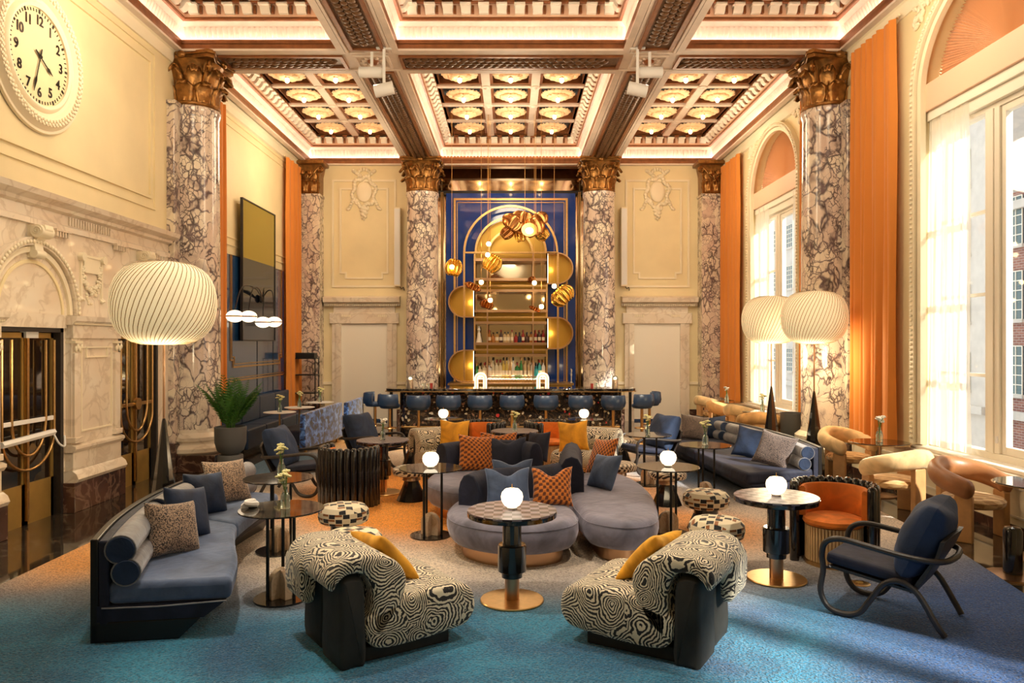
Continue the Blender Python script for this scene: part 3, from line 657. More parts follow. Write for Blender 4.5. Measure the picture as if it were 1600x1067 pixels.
# pier between the doors with its own small order
for yc in (9.66, 7.26):
    p = struct('wall_pier'); X0 = -XW
    def pb(x, y0, y1, z0, z1, nm, mt, bv=.006): return B().box(X0, X0+x, y0, y1, z0, z1).make(nm, mt, p, smooth=0, bevel=bv)
    pb(.17, yc-.60, yc+.60, 0, .36, 'plinth', 'dark_marble'); 
    B().sweep([(0, .36), (-.18, .36), (-.205, .40), (-.18, .46), (-.13, .50), (0, .50)], [(X0, yc-.58), (X0, yc+.58)]).make('plinth_torus', 'white_marble', p)
    pb(.13, yc-.56, yc+.56, .50, .72, 'pedestal', 'white_marble')
    B().sweep([(0, .72), (-.14, .72), (-.17, .76), (-.17, .79), (-.12, .81), (0, .81)], [(X0, yc-.58), (X0, yc+.58)]).make('pedestal_cap', 'white_marble', p)
    pb(.10, yc-.54, yc+.54, .81, 2.22, 'shaft', 'white_marble')
    for yy in (yc-.47, yc+.47):
        pb(.135, yy-.065, yy+.065, .90, 1.92, 'pilaster_strip', 'white_marble'); pb(.155, yy-.085, yy+.085, .83, .90, 'strip_base', 'white_marble')
        g = B().box(X0, X0+.15, yy-.08, yy+.08, 2.04, 2.07)
        for k in range(4): g.ball((X0+.145, yy-.06+k*.04, 1.97+.03*(k % 2)), .018, .022, .04, 6, 4)
        g.make('strip_capital', 'cream_light', p, smooth=50)
    frame_x(p, X0+.10, yc-.36, yc+.36, .95, 2.0, .02, .015, 'cream_light'); frame_x(p, X0+.10, yc-.25, yc+.25, 1.86, 2.0, .02, .02, 'cream_light')
    pb(.13, yc-.56, yc+.56, 2.10, 2.26, 'architrave', 'white_marble')
    g = B()
    for k in range(38): g.ball((X0+.155, yc-.56+k*.0303, 2.275), .012, .011, .014, 6, 4)
    g.make('bead_row', 'cream_light', p, smooth=60, kind='stuff')
    B().sweep([(0, 2.26), (-.14, 2.26), (-.16, 2.29), (-.19, 2.31), (-.20, 2.37), (0, 2.37)], [(X0, yc-.60), (X0, yc+.60)]).make('pier_cap', 'white_marble', p)
    # relief: tablet with scroll ends and festoon
    g = B().box(X0+.02, X0+.05, yc-.19, yc+.19, 2.93, 3.12).box(X0+.02, X0+.06, yc-.21, yc+.21, 3.12, 3.15)
    for sy in (-1, 1):
        g.tube([(X0+.02, yc+sy*.24, 3.12), (X0+.09, yc+sy*.24, 3.12)], .055, 10); g.box(X0+.02, X0+.05, yc+sy*.235-.02, yc+sy*.235+.02, 2.62, 3.10)
        g.tube([(X0+.02, yc+sy*.24, 2.62), (X0+.06, yc+sy*.25, 2.57)], .03, 8)
    g.make('relief_tablet', 'cream_light', p, smooth=40)
    g = B()
    for k in range(26):
        a = pi*k/25; yy = yc+.20*cos(a)*-1; zz = 3.0-.30*sin(a); rr = .022+.03*sin(a)
        for q in range(3): g.ball((X0+.045, yy+random.uniform(-1, 1)*rr, zz+random.uniform(-1, 1)*rr), .025, .02, .02, 6, 4)
    for k in range(14): g.ball((X0+.03, yc+random.uniform(-.16, .16), 2.60+random.uniform(-.06, .10)), .012, .03, .02, 6, 4)
    g.make('relief_festoon', 'cream_light', p, smooth=60, kind='stuff')

# brass doors in the two visible openings
def door(n, y0, y1):
    d = struct(f'door_{n}'); xf = -5.47
    B().box(-5.9, -XW+.03, y0, y0+.06, 0, 2.22).box(-5.9, -XW+.03, y1-.06, y1, 0, 2.22).box(-5.9, -XW+.03, y0, y1, 2.17, 2.22).make('door_frame', 'dark_wood', d, smooth=0)
    a, b = y0+.07, y1-.07; m = (a+b)/2
    for (p, q) in ((a, m-.005), (m+.005, b)):
        g = B().box(xf-.02, xf+.02, p, p+.05, 0, 2.16).box(xf-.02, xf+.02, q-.05, q, 0, 2.16).box(xf-.02, xf+.02, p, q, 2.10, 2.16).box(xf-.02, xf+.02, p, q, 0, .46)
        g.make('door_leaf', 'gold_door', d, smooth=0)
        B().box(xf-.006, xf+.006, p+.05, q-.05, .46, 2.10).make('door_pane', 'smoke', d, smooth=0)
    # tall U-shaped tubes and the crossing bar
    for (wd, zb_) in ((.46, .62), (.30, .78)):
        pts = [(xf+.07, m-wd, 2.08), (xf+.07, m-wd, 1.2)]+[(xf+.07, m-wd*cos(pi*k/16), zb_+.40-.40*sin(pi*k/16)) for k in range(17)]+[(xf+.07, m+wd, 1.2), (xf+.07, m+wd, 2.08)]
        B().tube(pts, .017, 10).make('door_tube', 'gold', d)
    B().box(xf+.03, xf+.06, m-.02, m+.02, .05, 2.1).make('door_stile', 'gold', d, smooth=0)
    B().box(xf+.05, xf+.075, m-.46, m+.46, 1.14, 1.19).make('push_bar', 'gold' if n == 2 else 'white_metal', d, smooth=0, bevel=.005)
    if n == 2:
        B().tube([(xf+.05, m, 1.165), (xf+.10, m, 1.165)], .085, 24).make('door_roundel', 'gold', d)
    else:
        B().tube([(xf+.09, m-.5, .96), (xf+.09, m+.42, 1.0)], .038, 6).make('door_handle', 'white_metal', d)
        B().tube(smooth_path([(xf+.10, m+.40, .98), (xf+.14, m+.44, .86), (xf+.16, m+.52, .82), (xf+.14, m+.55, .94)]), .012, 8).make('door_cable', 'white_metal', d)
    B().box(-5.89, -5.88, y0, y1, 0, 2.2).make('door_back', 'gold_door', d, smooth=0)
    B().box(xf-.02, xf+.05, m-.02, m+.20, 2.10, 2.18).make('door_closer', 'white_metal', d, smooth=0)
door(1, 7.87, 9.07); door(2, 10.33, 11.5); door(3, 5.45, 6.65)
B().box(-6, -5.9, YF, 5.0, 0, 2.3).make('wall_left_lobby', 'gold_door', None, smooth=0)['kind'] = 'structure'

# back wall
wb = struct('wall_back'); SB = F/YB
def bx_(px): return (px-CX)/SB
def bz(py): return CH-(py-CY)/SB
B().box(-6.2, -1.95, YB, YB+.25, 0, 6.8).make('wall_body', 'cream', wb, smooth=0); B().box(1.95, 6.2, YB, YB+.25, 0, 6.8).make('wall_body', 'cream', wb, smooth=0)
B().box(-1.96, 1.96, YB-.02, YB+.25, 6.66, 7.7).make('header', 'ceil_brown', wb, smooth=0)
def frame_y(parent, x0, x1, z0, z1, w_, d, mat, name='panel_moulding', notch=0, y=YB):
    def outline(i):
        a, b, c, e = x0+i, x1-i, z0+i, z1-i
        if notch: n = notch; return [(a, c+n), (a+n, c+n), (a+n, c), (b-n, c), (b-n, c+n), (b, c+n), (b, e), (a, e)]
        return [(a, c), (b, c), (b, e), (a, e)]
    O, I = outline(0), outline(w_); n = len(O); vs_ = []
    for yy in (y, y-d): vs_ += [(p, yy, q) for p, q in O]+[(p, yy, q) for p, q in I]
    fs = []
    for k in range(n):
        j = (k+1) % n
        fs += [(k, j, j+2*n, k+2*n), (n+j, n+k, n+k+2*n, n+j+2*n), (k+2*n, j+2*n, n+j+2*n, n+k+2*n)]
    return B().add(vs_, fs).make(name, mat, parent, smooth=0)
for sx, dn in ((-1, 4), (1, 5)):
    def X(px): return bx_(px) if sx < 0 else -bx_(px)
    def xs(a, b): return sorted((X(a), X(b)))
    a, b = xs(519, 619); frame_y(wb, a, b, bz(449), bz(281), .05, .03, 'cream_light')
    a, b = xs(531, 607); frame_y(wb, a, b, bz(436), bz(294), .045, .03, 'cream_light', notch=.14)
    d = struct(f'door_{dn}')
    a, b = xs(534, 606); B().box(a, b, YB-.03, YB+.01, 0, bz(502)).make('door_panel', 'white_paint', d, smooth=0)
    B().box(a-.02, b+.02, YB-.06, YB-.02, 0, .05).make('door_sill', 'blue_wall', d, smooth=0)
    frame_y(d, a-.13, b+.13, -.2, bz(502)+.13, .13, .10, 'white_marble', 'inner_architrave')
    frame_y(d, a-.24, b+.24, -.2, bz(489), .12, .07, 'white_marble', 'outer_architrave')
    B().box(a-.30, b+.30, YB-.11, YB, bz(489)-.28, bz(489)).make('architrave_ears', 'white_marble', d, smooth=0, bevel=.01)
    B().box(a-.20, b+.20, YB-.08, YB, bz(489), bz(478)).make('door_frieze', 'white_marble', d, smooth=0)
    for xx in (a+.02, b-.24):
        g = B()
        for k in range(5): g.box(xx+k*.05, xx+k*.05+.03, YB-.13, YB-.10, bz(489)-.11, bz(489)-.05)
        g.make('guttae', 'cream_light', d, smooth=0)
    a2, b2 = xs(508.5, 626)
    ZC = bz(478)
    B().sweep([(0, ZC), (.14, ZC), (.16, ZC+.06), (.28, ZC+.09), (.30, ZC+.20), (.26, ZC+.22), (0, ZC+.26)], [(b2, YB), (a2, YB)]).make('door_cornice', 'white_marble', d, smooth=20)
    g = B(); n = 38
    for k in range(n): xx = a2+.06+(b2-a2-.12)*k/n; g.box(xx, xx+.028, YB-.185, YB-.15, ZC-.01, ZC+.045)
    g.make('dentil', 'cream_light', d, smooth=0, kind='stuff')
    # low chair rail + baseboard beside the door
    for (p, q) in ((505, 519), (620, 634)):
        a3, b3 = xs(p, q); B().box(a3, b3, YB-.04, YB, .95, 1.02).make('chair_rail', 'cream_light', wb, smooth=0)
        bb = B().box(a3, b3, YB-.06, YB, 0, .30).make('baseboard_back', 'dark_marble', None, smooth=0); bb['kind'] = 'structure'
    # cartouche
    cx = X(569); g = B(); z0 = bz(300)
    g.at((cx, YB-.03, z0)); g.ball((0, 0, .0), .20, .05, .27, 18, 10)
    for k in range(36):
        a_ = 2*pi*k/36; rr = 1+.12*sin(a_*6); g.ball((.29*cos(a_)*rr, 0, .37*sin(a_)*rr), .055, .045, .055, 7, 5)
    for sy in (-1, 1):
        for k in range(9): u = k/8; g.ball((sy*(.20+.22*u), 0, -.30+.10*sin(u*5)-.06*u), .05, .04, .04, 6, 4); g.ball((sy*(.1+.18*sin(u*3)), 0, .42+.13*u*(1-u)*4), .05, .045, .05, 6, 4)
    for k in range(10): u = k/9; g.ball((.05*sin(k*2.1), 0, -.42-.30*u), .085*(1-u)+.02, .04, .05, 6, 4); g.ball((.11*sin(k*1.7)*(1-u), 0, -.40-.2*u), .04, .03, .05, 6, 4)
    for k in range(7): a_ = pi*(k+.5)/7; g.ball((.16*cos(a_), 0, .47+.12*sin(a_)), .035, .035, .06, 6, 4)
    g.make('cartouche', 'cream_light', wb, smooth=60)
    # line-array loudspeaker on the wall
    sp = thing('wall_speaker', f'slim white column loudspeaker high on the wall, {"door" if sx<0 else "window"} side of the bar', 'speaker', (X(622.5), YB-.14, bz(448)))
    B().box(-.085, .085, -.08, .09, 0, 2.05).make('housing', 'cream_light', sp, smooth=0, bevel=.015)
    B().box(-.07, .07, -.088, -.079, .04, 2.01).make('grille', 'white_metal', sp, smooth=0)
    B().box(-.03, .03, .05, .14, .1, .2).box(-.03, .03, .05, .14, 1.8, 1.9).make('bracket', 'black_mat', sp, smooth=0)
    B().tube(smooth_path([(.05, .05, .0), (.09, .06, -.06), (.14, .08, -.02), (.16, .12, -.10)]), .01, 6).make('cable', 'black_mat', sp)
wr_ = struct('wall_right')
# near bays: openings per window
WO = [(yc-1.42, yc+1.42) for yc in (1.2, 8.5)]
def right_wall(x, ya, yb, ops, nm='wall_body'):
    g = B(); y = ya
    for (p, q) in ops:
        g.box(x, x+.5, y, p, 0, 6.8); g.box(x, x+.5, p, q, 0, .62)
        yc = (p+q)/2; rr = (q-p)/2; n = 24; poly = [(q, 6.8), (p, 6.8)]
        arc = [(yc-rr*cos(pi*k/n), 5.30+1.18*sin(pi*k/n)) for k in range(n+1)]
        for k in range(n):
            (y0, z0), (y1, z1) = arc[k], arc[k+1]
            g.add([(xx, yy, zz) for xx in (x, x+.5) for yy, zz in ((y0, z0), (y1, z1), (y1, 6.8), (y0, 6.8))], [(0, 1, 2, 3), (7, 6, 5, 4), (0, 4, 5, 1)])
        y = q
    g.box(x, x+.5, y, yb, 0, 6.8); return g.make(nm, 'cream', wr_, smooth=0)
right_wall(XW, YF, 12.5, WO); right_wall(XW2, 12.5, YB, [(15.8-1.42, 15.8+1.42)])
B().box(-6.2, 6.2, YF-.3, YF, 0, 7.7).make('wall_front', 'cream', None, smooth=0)['kind'] = 'structure'

def window(n, x, yc):
    wd = struct(f'window_{n}'); r = 1.42
    for (a, b, c, e, nm, mt) in ((.0, .10, 1.0, 1.045, 'beaded_archivolt', 'cream_light'),):
        g = B(); N = 36
        for (ro, ri, d0, d1) in ((1.56, 1.46, -.09, 0), (1.44, 1.36, -.05, .02)):
            vs_ = []
            for i in range(N+1):
                a_ = pi*i/N
                for xx, rr in ((d0, ri), (d0, ro), (d1, ro), (d1, ri)): vs_.append((x+xx, yc+rr*cos(a_), 5.30+rr*.83*sin(a_)))
            g.add(vs_, [(i*4+k, (i+1)*4+k, (i+1)*4+(k+1) % 4, i*4+(k+1) % 4) for i in range(N) for k in range(4)])
            for s_ in (-1, 1):
                y0, y1 = sorted((yc+s_*ri, yc+s_*ro)); g.box(x+d0, x+d1, y0, y1, .72, 5.30)
        g.make('window_surround', 'cream_light', wd, smooth=35)
    g = B()
    for i in range(60): a_ = pi*(i+.5)/60; g.ball((x-.10, yc+1.51*cos(a_), 5.30+1.51*.83*sin(a_)), .018, .035, .026, 6, 4)
    for s_ in (-1, 1):
        for k in range(70): g.ball((x-.10, yc+s_*1.51, .8+k*.0643), .018, .03, .022, 6, 4)
    g.make('beading', 'cream_light', wd, smooth=60, kind='stuff')
    xr = x+.16
    # pleated silk fan in the lunette
    fan = B(); N = 180
    vs_ = [(xr+.06, yc, 5.42)]
    for i in range(N+1):
        a_ = pi*i/N; d = .02*(1 if i % 2 else -1)
        vs_.append((xr+.06+d*.3, yc+.5*cos(a_), 5.42+.42*sin(a_))); vs_.append((xr+.06+d+random.uniform(-.008, .008), yc+1.40*cos(a_), 5.36+1.12*sin(a_)))
    fs = []
    for i in range(N): fs += [(0, 1+2*i, 3+2*i), (1+2*i, 2+2*i, 4+2*i, 3+2*i)]
    fan.add(vs_, fs).make('pleated_fan', 'pleat', wd, smooth=80, kind='stuff')
    B().box(x+.02, xr+.10, yc-r, yc+r, 5.06, 5.42).make('transom', 'ceil_pink', wd, smooth=0, bevel=.01)
    B().box(x+.06, xr+.12, yc-r, yc+r, 4.94, 5.06).box(x+.10, xr+.12, yc-r, yc+r, 4.80, 4.94).make('transom_moulding', 'white_paint', wd, smooth=0, bevel=.006)
    # frame: fixed side lights and a wide middle sash
    g = B()
    for yy in (-1.42, 1.37): g.box(xr, xr+.14, yc+yy, yc+yy+.05, .66, 4.82)
    g.box(xr, xr+.14, yc-r, yc+r, .66, .78).box(xr, xr+.14, yc-r, yc+r, 4.74, 4.82)
    g.make('window_frame', 'white_paint', wd, smooth=0, bevel=.006)
    m0 = .08
    B().box(xr-.01, xr+.13, yc+m0, yc+m0+.26, .78, 4.74).make('mullion', 'white_paint', wd, smooth=0, bevel=.01)
    B().box(xr-.025, xr+.0, yc+m0+.09, yc+m0+.17, .78, 4.74).make('mullion_bead', 'white_paint', wd, smooth=0, bevel=.006)
    p, q = m0+.26, 1.37
    for zz in (1.66, 2.62, 3.60): B().box(xr+.04, xr+.09, yc+p, yc+q, zz-.02, zz+.02).make('muntin', 'white_paint', wd, smooth=0)
    B().box(xr+.04, xr+.09, yc+p+.52, yc+p+.56, .78, 4.74).make('muntin', 'white_paint', wd, smooth=0)
    B().box(xr+.06, xr+.068, yc+p, yc+q, .78, 4.74).make('pane', 'pane', wd, smooth=0)
    g = B().box(xr+.02, xr+.10, yc+m0-.07, yc+m0, .78, 4.74).box(xr+.02, xr+.10, yc-1.37, yc-1.30, .78, 4.74).box(xr+.02, xr+.10, yc-1.30, yc+m0-.07, .78, .87).box(xr+.02, xr+.10, yc-1.30, yc+m0-.07, 4.66, 4.74)
    g.make('sash', 'white_paint', wd, smooth=0, bevel=.006)
    B().box(xr+.05, xr+.058, yc-1.30, yc+m0-.07, .87, 4.66).make('pane', 'pane', wd, smooth=0)
    B().box(xr-.02, xr+.03, yc+.10, yc+.14, .9, .98).make('window_latch', 'white_metal', wd, smooth=0)
    B().box(x-.13, xr+.02, yc-1.9, yc+1.9, .60, .655).make('window_sill', 'white_marble', wd, smooth=0, bevel=.012)
    B().box(x-.06, xr+.02, yc-1.6, yc+1.6, .655, .70).make('sill_step', 'white_paint', wd, smooth=0, bevel=.008)
window(1, XW, 8.5); window(2, XW2, 15.8); window(3, XW, 1.2)
# low heater casing under the windows, marble base
for (y0, y1, x) in ((YF, 11.8, XW), (13.0, YB-.3, XW2)):
    tb = struct('trim_5')
    B().box(x-.07, x, y0, y1, .12, .60).make('casing', 'cream_light', tb, smooth=0)
    B().box(x-.09, x, y0, y1, 0, .12).make('casing_base', 'dark_marble', tb, smooth=0)
    g = B(); n = int((y1-y0)/.9)
    for k in range(n):
        yy = y0+.1+k*.9; frame = g.box(x-.082, x-.07, yy, yy+.75, .20, .22).box(x-.082, x-.07, yy, yy+.75, .50, .52).box(x-.082, x-.07, yy, yy+.02, .2, .52).box(x-.082, x-.07, yy+.73, yy+.75, .2, .52)
    g.make('casing_moulding', 'white_paint', tb, smooth=0)
# spandrel carving over the arches
for (x, yc) in ((XW, 8.5), (XW2, 15.8)):
    for s_ in (-1, 1):
        g = B()
        for k in range(60):
            u, v_ = random.random(), random.random(); yy = yc+s_*(.95+.65*u); zz = 6.62-.5*v_*u
            if ((yy-yc)/1.58)**2+((zz-5.3)/1.33)**2 < 1.02: continue
            g.at((x-.02, yy, zz), rx=random.uniform(0, 3)); g.ball((0, 0, 0), .03, .07, .03, 6, 4)
        if g.v: g.make('spandrel_leaves', 'cream_light', wr_, smooth=60, kind='stuff')

# ---- street outside ---------------------------------------------------------
st = struct('street_ground'); B().box(6.0, 60, -30, 60, -5.2, -5).make('street_surface', 'limestone', st, smooth=0)
def building(label, x0, x1, y0, y1, h, mat, floors, z0=-1.0, pitch=2.2, wy=1.2, wz=1.7):
    b = thing('building', label, 'building', (x0, y0, -5))
    L = y1-y0
    B().box(0, x1-x0, 0, L, 0, h+5).make('facade', mat, b, smooth=0)
    for zz in (z0+5+.1, h+5-.5): B().box(-.25, .1, 0, L, zz-.25, zz+.1).make('stone_course', 'limestone', b, smooth=0)
    wn_ = None
    n = int(L/pitch)
    for f_ in range(floors):
        zz = z0+5+.9+f_*3.1
        for k in range(n):
            yy = pitch*(k+.5)
            if wn_ is None:
                wn_ = B().box(-.06, 0, -wy/2, wy/2, 0, wz).make('window', 'far_glass', b, smooth=0, loc=(0, yy, zz))
                g = B()
                for q in range(4): v_ = -wy/2+wy*q/3; g.box(-.09, -.06, v_-.02, v_+.02, 0, wz)
                for q in range(6): v_ = wz*q/5; g.box(-.09, -.06, -wy/2, wy/2, v_-.02, v_+.02)
                g.make('muntin_grid', 'white_paint', wn_, smooth=0)
                B().box(-.14, 0, -wy/2-.08, wy/2+.08, -.14, 0).make('sill', 'limestone', wn_, smooth=0)
            else: dup(wn_, (0, yy, zz), parent=b)
    return b
building('red brick apartment house across the street with small paned sash windows', 21, 27, 12, 33, 8.3, 'brick', 3, pitch=2.6, wz=2.0)
building('pale stone office block standing taller behind the brick house', 33, 40, 6, 60, 30, 'limestone', 8, pitch=3.0, wy=1.5, wz=2.0)
building('plain pale stone neighbour beyond the brick house', 21, 27, 33.3, 80, 17, 'limestone', 5, pitch=3.6)
# ================================================================ COLUMNS
def acanthus(g, r0, h, out, wd, z0, a, nu=8, nv=6):
    """one curling leaf"""
    g.at((0, 0, 0), rz=a)
    def fn(u, v):
        s_ = (v-.5)*2
        rise = h*min(1, u*1.25) if u < .8 else h*(1-.9*(u-.8)**2*6)
        o_ = r0+out*(max(0, u-.35)/.65)**2*1.1
        w_ = wd*(.75+.35*sin(pi*u*.9))*(1-.55*max(0, u-.7)/.3)*(1+.14*sin(u*24))
        return (o_-.03*s_*s_+.012*cos(s_*9), s_*w_/2, z0+rise-.02*abs(s_))
    g.grid(fn, nu, nv)
CAPS = {}
def capital(col, r, H, z0):
    """corinthian capital of leaves, volutes and a curved abacus"""
    cp = B().lathe([(r*.98, 0), (r*1.04, .02), (r*1.04, .05), (r*.94, .07), (r*.92, H*.5), (r*1.02, H*.78), (r*1.15, H*.86), (0.01, H*.86)], 28).make('capital', 'bronze', col, loc=(0, 0, z0))
    g = B(); acanthus(g, r*.98, H*.40, .15, r*.70, .04, 0); l1 = g.make('leaf', 'bronze', cp, smooth=60, solid=.016)
    for k in range(1, 8): piece(l1, cp, rot=(0, 0, k*pi/4))
    g = B(); acanthus(g, r*.96, H*.68, .20, r*.62, .04, 0); l2 = g.make('leaf', 'bronze', cp, smooth=60, solid=.016); l2.rotation_euler = (0, 0, pi/8)
    for k in range(1, 8): piece(l2, cp, rot=(0, 0, k*pi/4+pi/8))
    g = B()       # corner volute
    pts = []
    for k in range(26):
        u = k/25
        if u < .4: q = u/.4; pts.append((r*.95+q*r*.42, 0, H*.45+q*H*.36))
        else: a_ = (u-.4)/.6*3.6*pi; rr = .085*(1-(u-.4)/.6*.8); pts.append((r*1.40+rr*sin(a_), 0, H*.81-.085+rr*cos(a_)))
    g.tube(pts, [.034-.014*k/25 for k in range(26)], 6); g.ball((r*1.40, 0, H*.81-.085), .03, .05, .03, 8, 5)
    v_ = g.make('volute', 'bronze', cp, smooth=60)
    v_.rotation_euler = (0, 0, pi/4)
    for k in range(1, 4): piece(v_, cp, rot=(0, 0, pi/4+k*pi/2))
    g = B()       # mid flower + small scrolls
    g.ball((r*1.24, 0, H*.90), .05, .075, .06, 10, 6)
    for sy in (-1, 1): g.tube([(r*1.05+.02*k/14, sy*(.03+.15*(k/14)), H*.55+.20*H*sin(k/14*2.2)) for k in range(15)], .02, 6); g.ball((r*1.08, sy*.17, H*.70), .045, .03, .045, 8, 5)
    f_ = g.make('fleuron', 'bronze', cp, smooth=60)
    for k in range(1, 4): piece(f_, cp, rot=(0, 0, k*pi/2))
    poly = []
    for k in range(4):
        a_ = k*pi/2+pi/4; cx, cy = cos(a_), sin(a_); R_ = r*1.62
        tx, ty = -cy, cx
        poly.append((cx*R_-tx*-.05*-1-0*tx, cy*R_-ty*.05)); poly[-1] = (cx*R_-tx*.06, cy*R_-ty*.06)
        poly.append((cx*R_+tx*.06, cy*R_+ty*.06))
        a2 = a_+pi/2; ex, ey = cos(a2)*R_-(-sin(a2))*.06, sin(a2)*R_-cos(a2)*.06; sx_, sy_ = poly[-1]
        for q in range(1, 6):
            u = q/6; mx_, my_ = sx_+(ex-sx_)*u, sy_+(ey-sy_)*u; ln = sqrt(mx_*mx_+my_*my_); dd = .13*4*u*(1-u)*r/.42*.8; poly.append((mx_*(1-dd/ln), my_*(1-dd/ln)))
    g = B().prism(poly, H*.86, H*.93).prism([(x*1.05, y*1.05) for x, y in poly], H*.93, H)
    g.make('abacus', 'bronze', cp, smooth=25, bevel=.01)
    return cp
def column(label, x, y, r=.41, pil=0):
    c = thing('column', label, 'column', (x, y, 0))
    B().box(-.56, .56, -.56, .56, 0, .27).make('plinth', 'dark_marble', c, smooth=0, bevel=.01)
    B().lathe([(r*1.32, .27), (r*1.40, .30), (r*1.40, .36), (r*1.30, .40), (r*1.16, .42), (r*1.16, .45), (r*1.24, .48), (r*1.24, .53), (r*1.12, .57), (r*1.02, .60), (r, .66)], 40).make('base', 'white_marble', c)
    B().lathe([(r, .62), (r*1.01, 2.2), (r*.985, 4), (r*.955, 5.70), (r*.99, 5.74), (r*1.02, 5.78), (r*1.02, 5.84), (r*.95, 5.86)], 48).make('shaft', 'marble', c)
    if 'c' in CAPS:
        dup(CAPS['c'], (0, 0, 5.85), parent=c)
    else: CAPS['c'] = capital(c, r*.97, ZS-5.85, 5.85)
    return c
COLS = {}
for lab, x, y in (('round breccia marble column at the bar, towards the doors', -2.25, 19.25), ('round breccia marble column at the bar, towards the windows', 2.25, 19.25),
                  ('tall breccia marble column behind the palm on the door wall', -5.22, 12.45), ('tall breccia marble column between the orange curtains on the window wall', 5.22, 12.45)):
    COLS[x] = column(lab, x, y)
def pilaster(x0, x1, y0, y1, mat='marble_b', cap=True):
    p = struct('wall_pilaster'); a, b = min(x0, x1), max(x0, x1)
    B().box(a, b, y0, y1, .45, 5.80).make('pilaster_shaft', mat, p, smooth=0, bevel=.01)
    B().box(a-.03, b+.03, y0-.03, y1, 0, .45).make('pilaster_base', 'dark_marble', p, smooth=0, bevel=.01)
    B().box(a-.02, b+.02, y0-.02, y1, 5.80, 5.86).make('astragal', 'marble_b', p, smooth=0)
    if cap:
        cx = (a+b)/2; w_ = (b-a); H = ZS-5.86
        cp = B().add([(cx+sx*w_/2*f, yy, 5.86+zz) for zz, f in ((0, .96), (H*.6, .98), (H*.88, 1.15)) for sx, yy in ((-1, y0), (1, y0), (1, y1), (-1, y1))],
                     [(0, 1, 5, 4), (1, 2, 6, 5), (3, 0, 4, 7), (4, 5, 9, 8), (5, 6, 10, 9), (7, 4, 8, 11)]).make('pilaster_capital', 'bronze', p, smooth=0)
        for (row, hh, n, off) in ((0, .42, 3, 0), (1, .68, 2, 0)):
            for k in range(n):
                g = B(); acanthus(g, .0, H*hh, .16, w_/n*.95, 0, -pi/2)
                xx = a+w_*(k+.5)/n if n == 3 else a+w_*(k+1)/3
                g.make('leaf', 'bronze', cp, smooth=60, solid=.016, loc=(xx, y0-.01-.01*row, 5.88))
        for sx in (-1, 1):
            g = B(); pts = []
            for k in range(22):
                u = k/21
                if u < .4: q = u/.4; pts.append((sx*(.05+q*(w_/2-.02)), 0, H*.45+q*H*.36))
                else: a_ = (u-.4)/.6*3.4*pi; rr = .085*(1-(u-.4)/.6*.8); pts.append((sx*(w_/2+.04+rr*sin(a_)), 0, H*.81-.085+rr*cos(a_)))
            g.tube(pts, .028, 6); g.make('volute', 'bronze', cp, smooth=60, loc=(cx, y0-.10, 5.86))
        B().box(a-.14, b+.14, y0-.18, y1, 5.86+H*.88, ZS).make('abacus', 'bronze', cp, smooth=0, bevel=.02)
    return p
pilaster(-5.50, -4.90, 19.35, YB); pilaster(4.90, 5.50, 19.35, YB)
for sx in (-1, 1): pilaster(sx*5.28, sx*5.5, 11.85, 12.98, cap=False)
# ================================================================ CURTAINS
def curtain(label, x, y0, y1, z0, z1, mat='orange_cloth', amp=.085, folds=None, group=None, nm='curtain', taper=0):
    t = thing(nm, label, 'curtain', (x, (y0+y1)/2, z0), 0, group)
    L = y1-y0; n = folds or max(4, round(L/.165)); rnd = random.Random(int(abs(x*97+y0*31)))
    ph = [rnd.uniform(-.5, .5) for _ in range(12)]
    def fn(u, v):
        d = (-1 if x > 0 else 1)*amp*1.5*abs(sin(pi*n*u+.5*ph[0]*sin(u*9)+.15*sin(v*4+u*17)))**.7*(1-.3*v)*(.75+.25*sin(u*23))
        yy = -L/2+L*u+.015*sin(v*7+u*30)
        yy = yy*(1-taper*(1-v))+taper*(1-v)*(-L/2)*0
        return (d*(.75+.25*abs(sin(pi*u))), yy, (z1-z0)*v)
    B().grid(fn, n*10, 14).make('cloth', mat, t, smooth=80)
    B().tube([(0, -L/2-.05, z1-z0+.02), (0, L/2+.05, z1-z0+.02)], .018, 8).make('curtain_track', 'cream_light', t)
    g = B()
    for k in range(n+1): g.tube([(0, -L/2+L*k/n, z1-z0-.02), (0, -L/2+L*k/n, z1-z0+.03)], .012, 5)
    g.make('curtain_rings', 'gold', t, kind='stuff')
    return t
curtain('broad orange curtain on the window wall in front of the marble column', XW-.10, 10.35, 11.72, .66, 6.5)
curtain('narrow orange curtain just behind the window wall column', XW2-.10, 13.02, 14.0, .66, 6.5)
curtain('orange curtain in the far corner beside the far window', XW2-.10, 17.75, 19.3, .66, 6.5)
curtain('narrow orange curtain behind the door wall column and palm', -XW2+.10, 13.02, 14.25, .02, 6.5)
curtain('orange curtain in the corner between dark mirror and bar wall', -XW2+.10, 18.1, 19.3, .02, 6.5)
curtain('white sheer curtain on the near window, edge beside orange drape', XW+.10, 9.05, 9.93, .72, 5.02, 'sheer', .03, 9, taper=-.10)
curtain('white sheer at the far edge of the back window', XW2+.08, 16.3, 17.2, .72, 5.02, 'sheer', .03, 7)
curtain('white sheer at the near edge of the back window', XW2+.08, 14.4, 14.9, .72, 5.02, 'sheer', .03, 5)

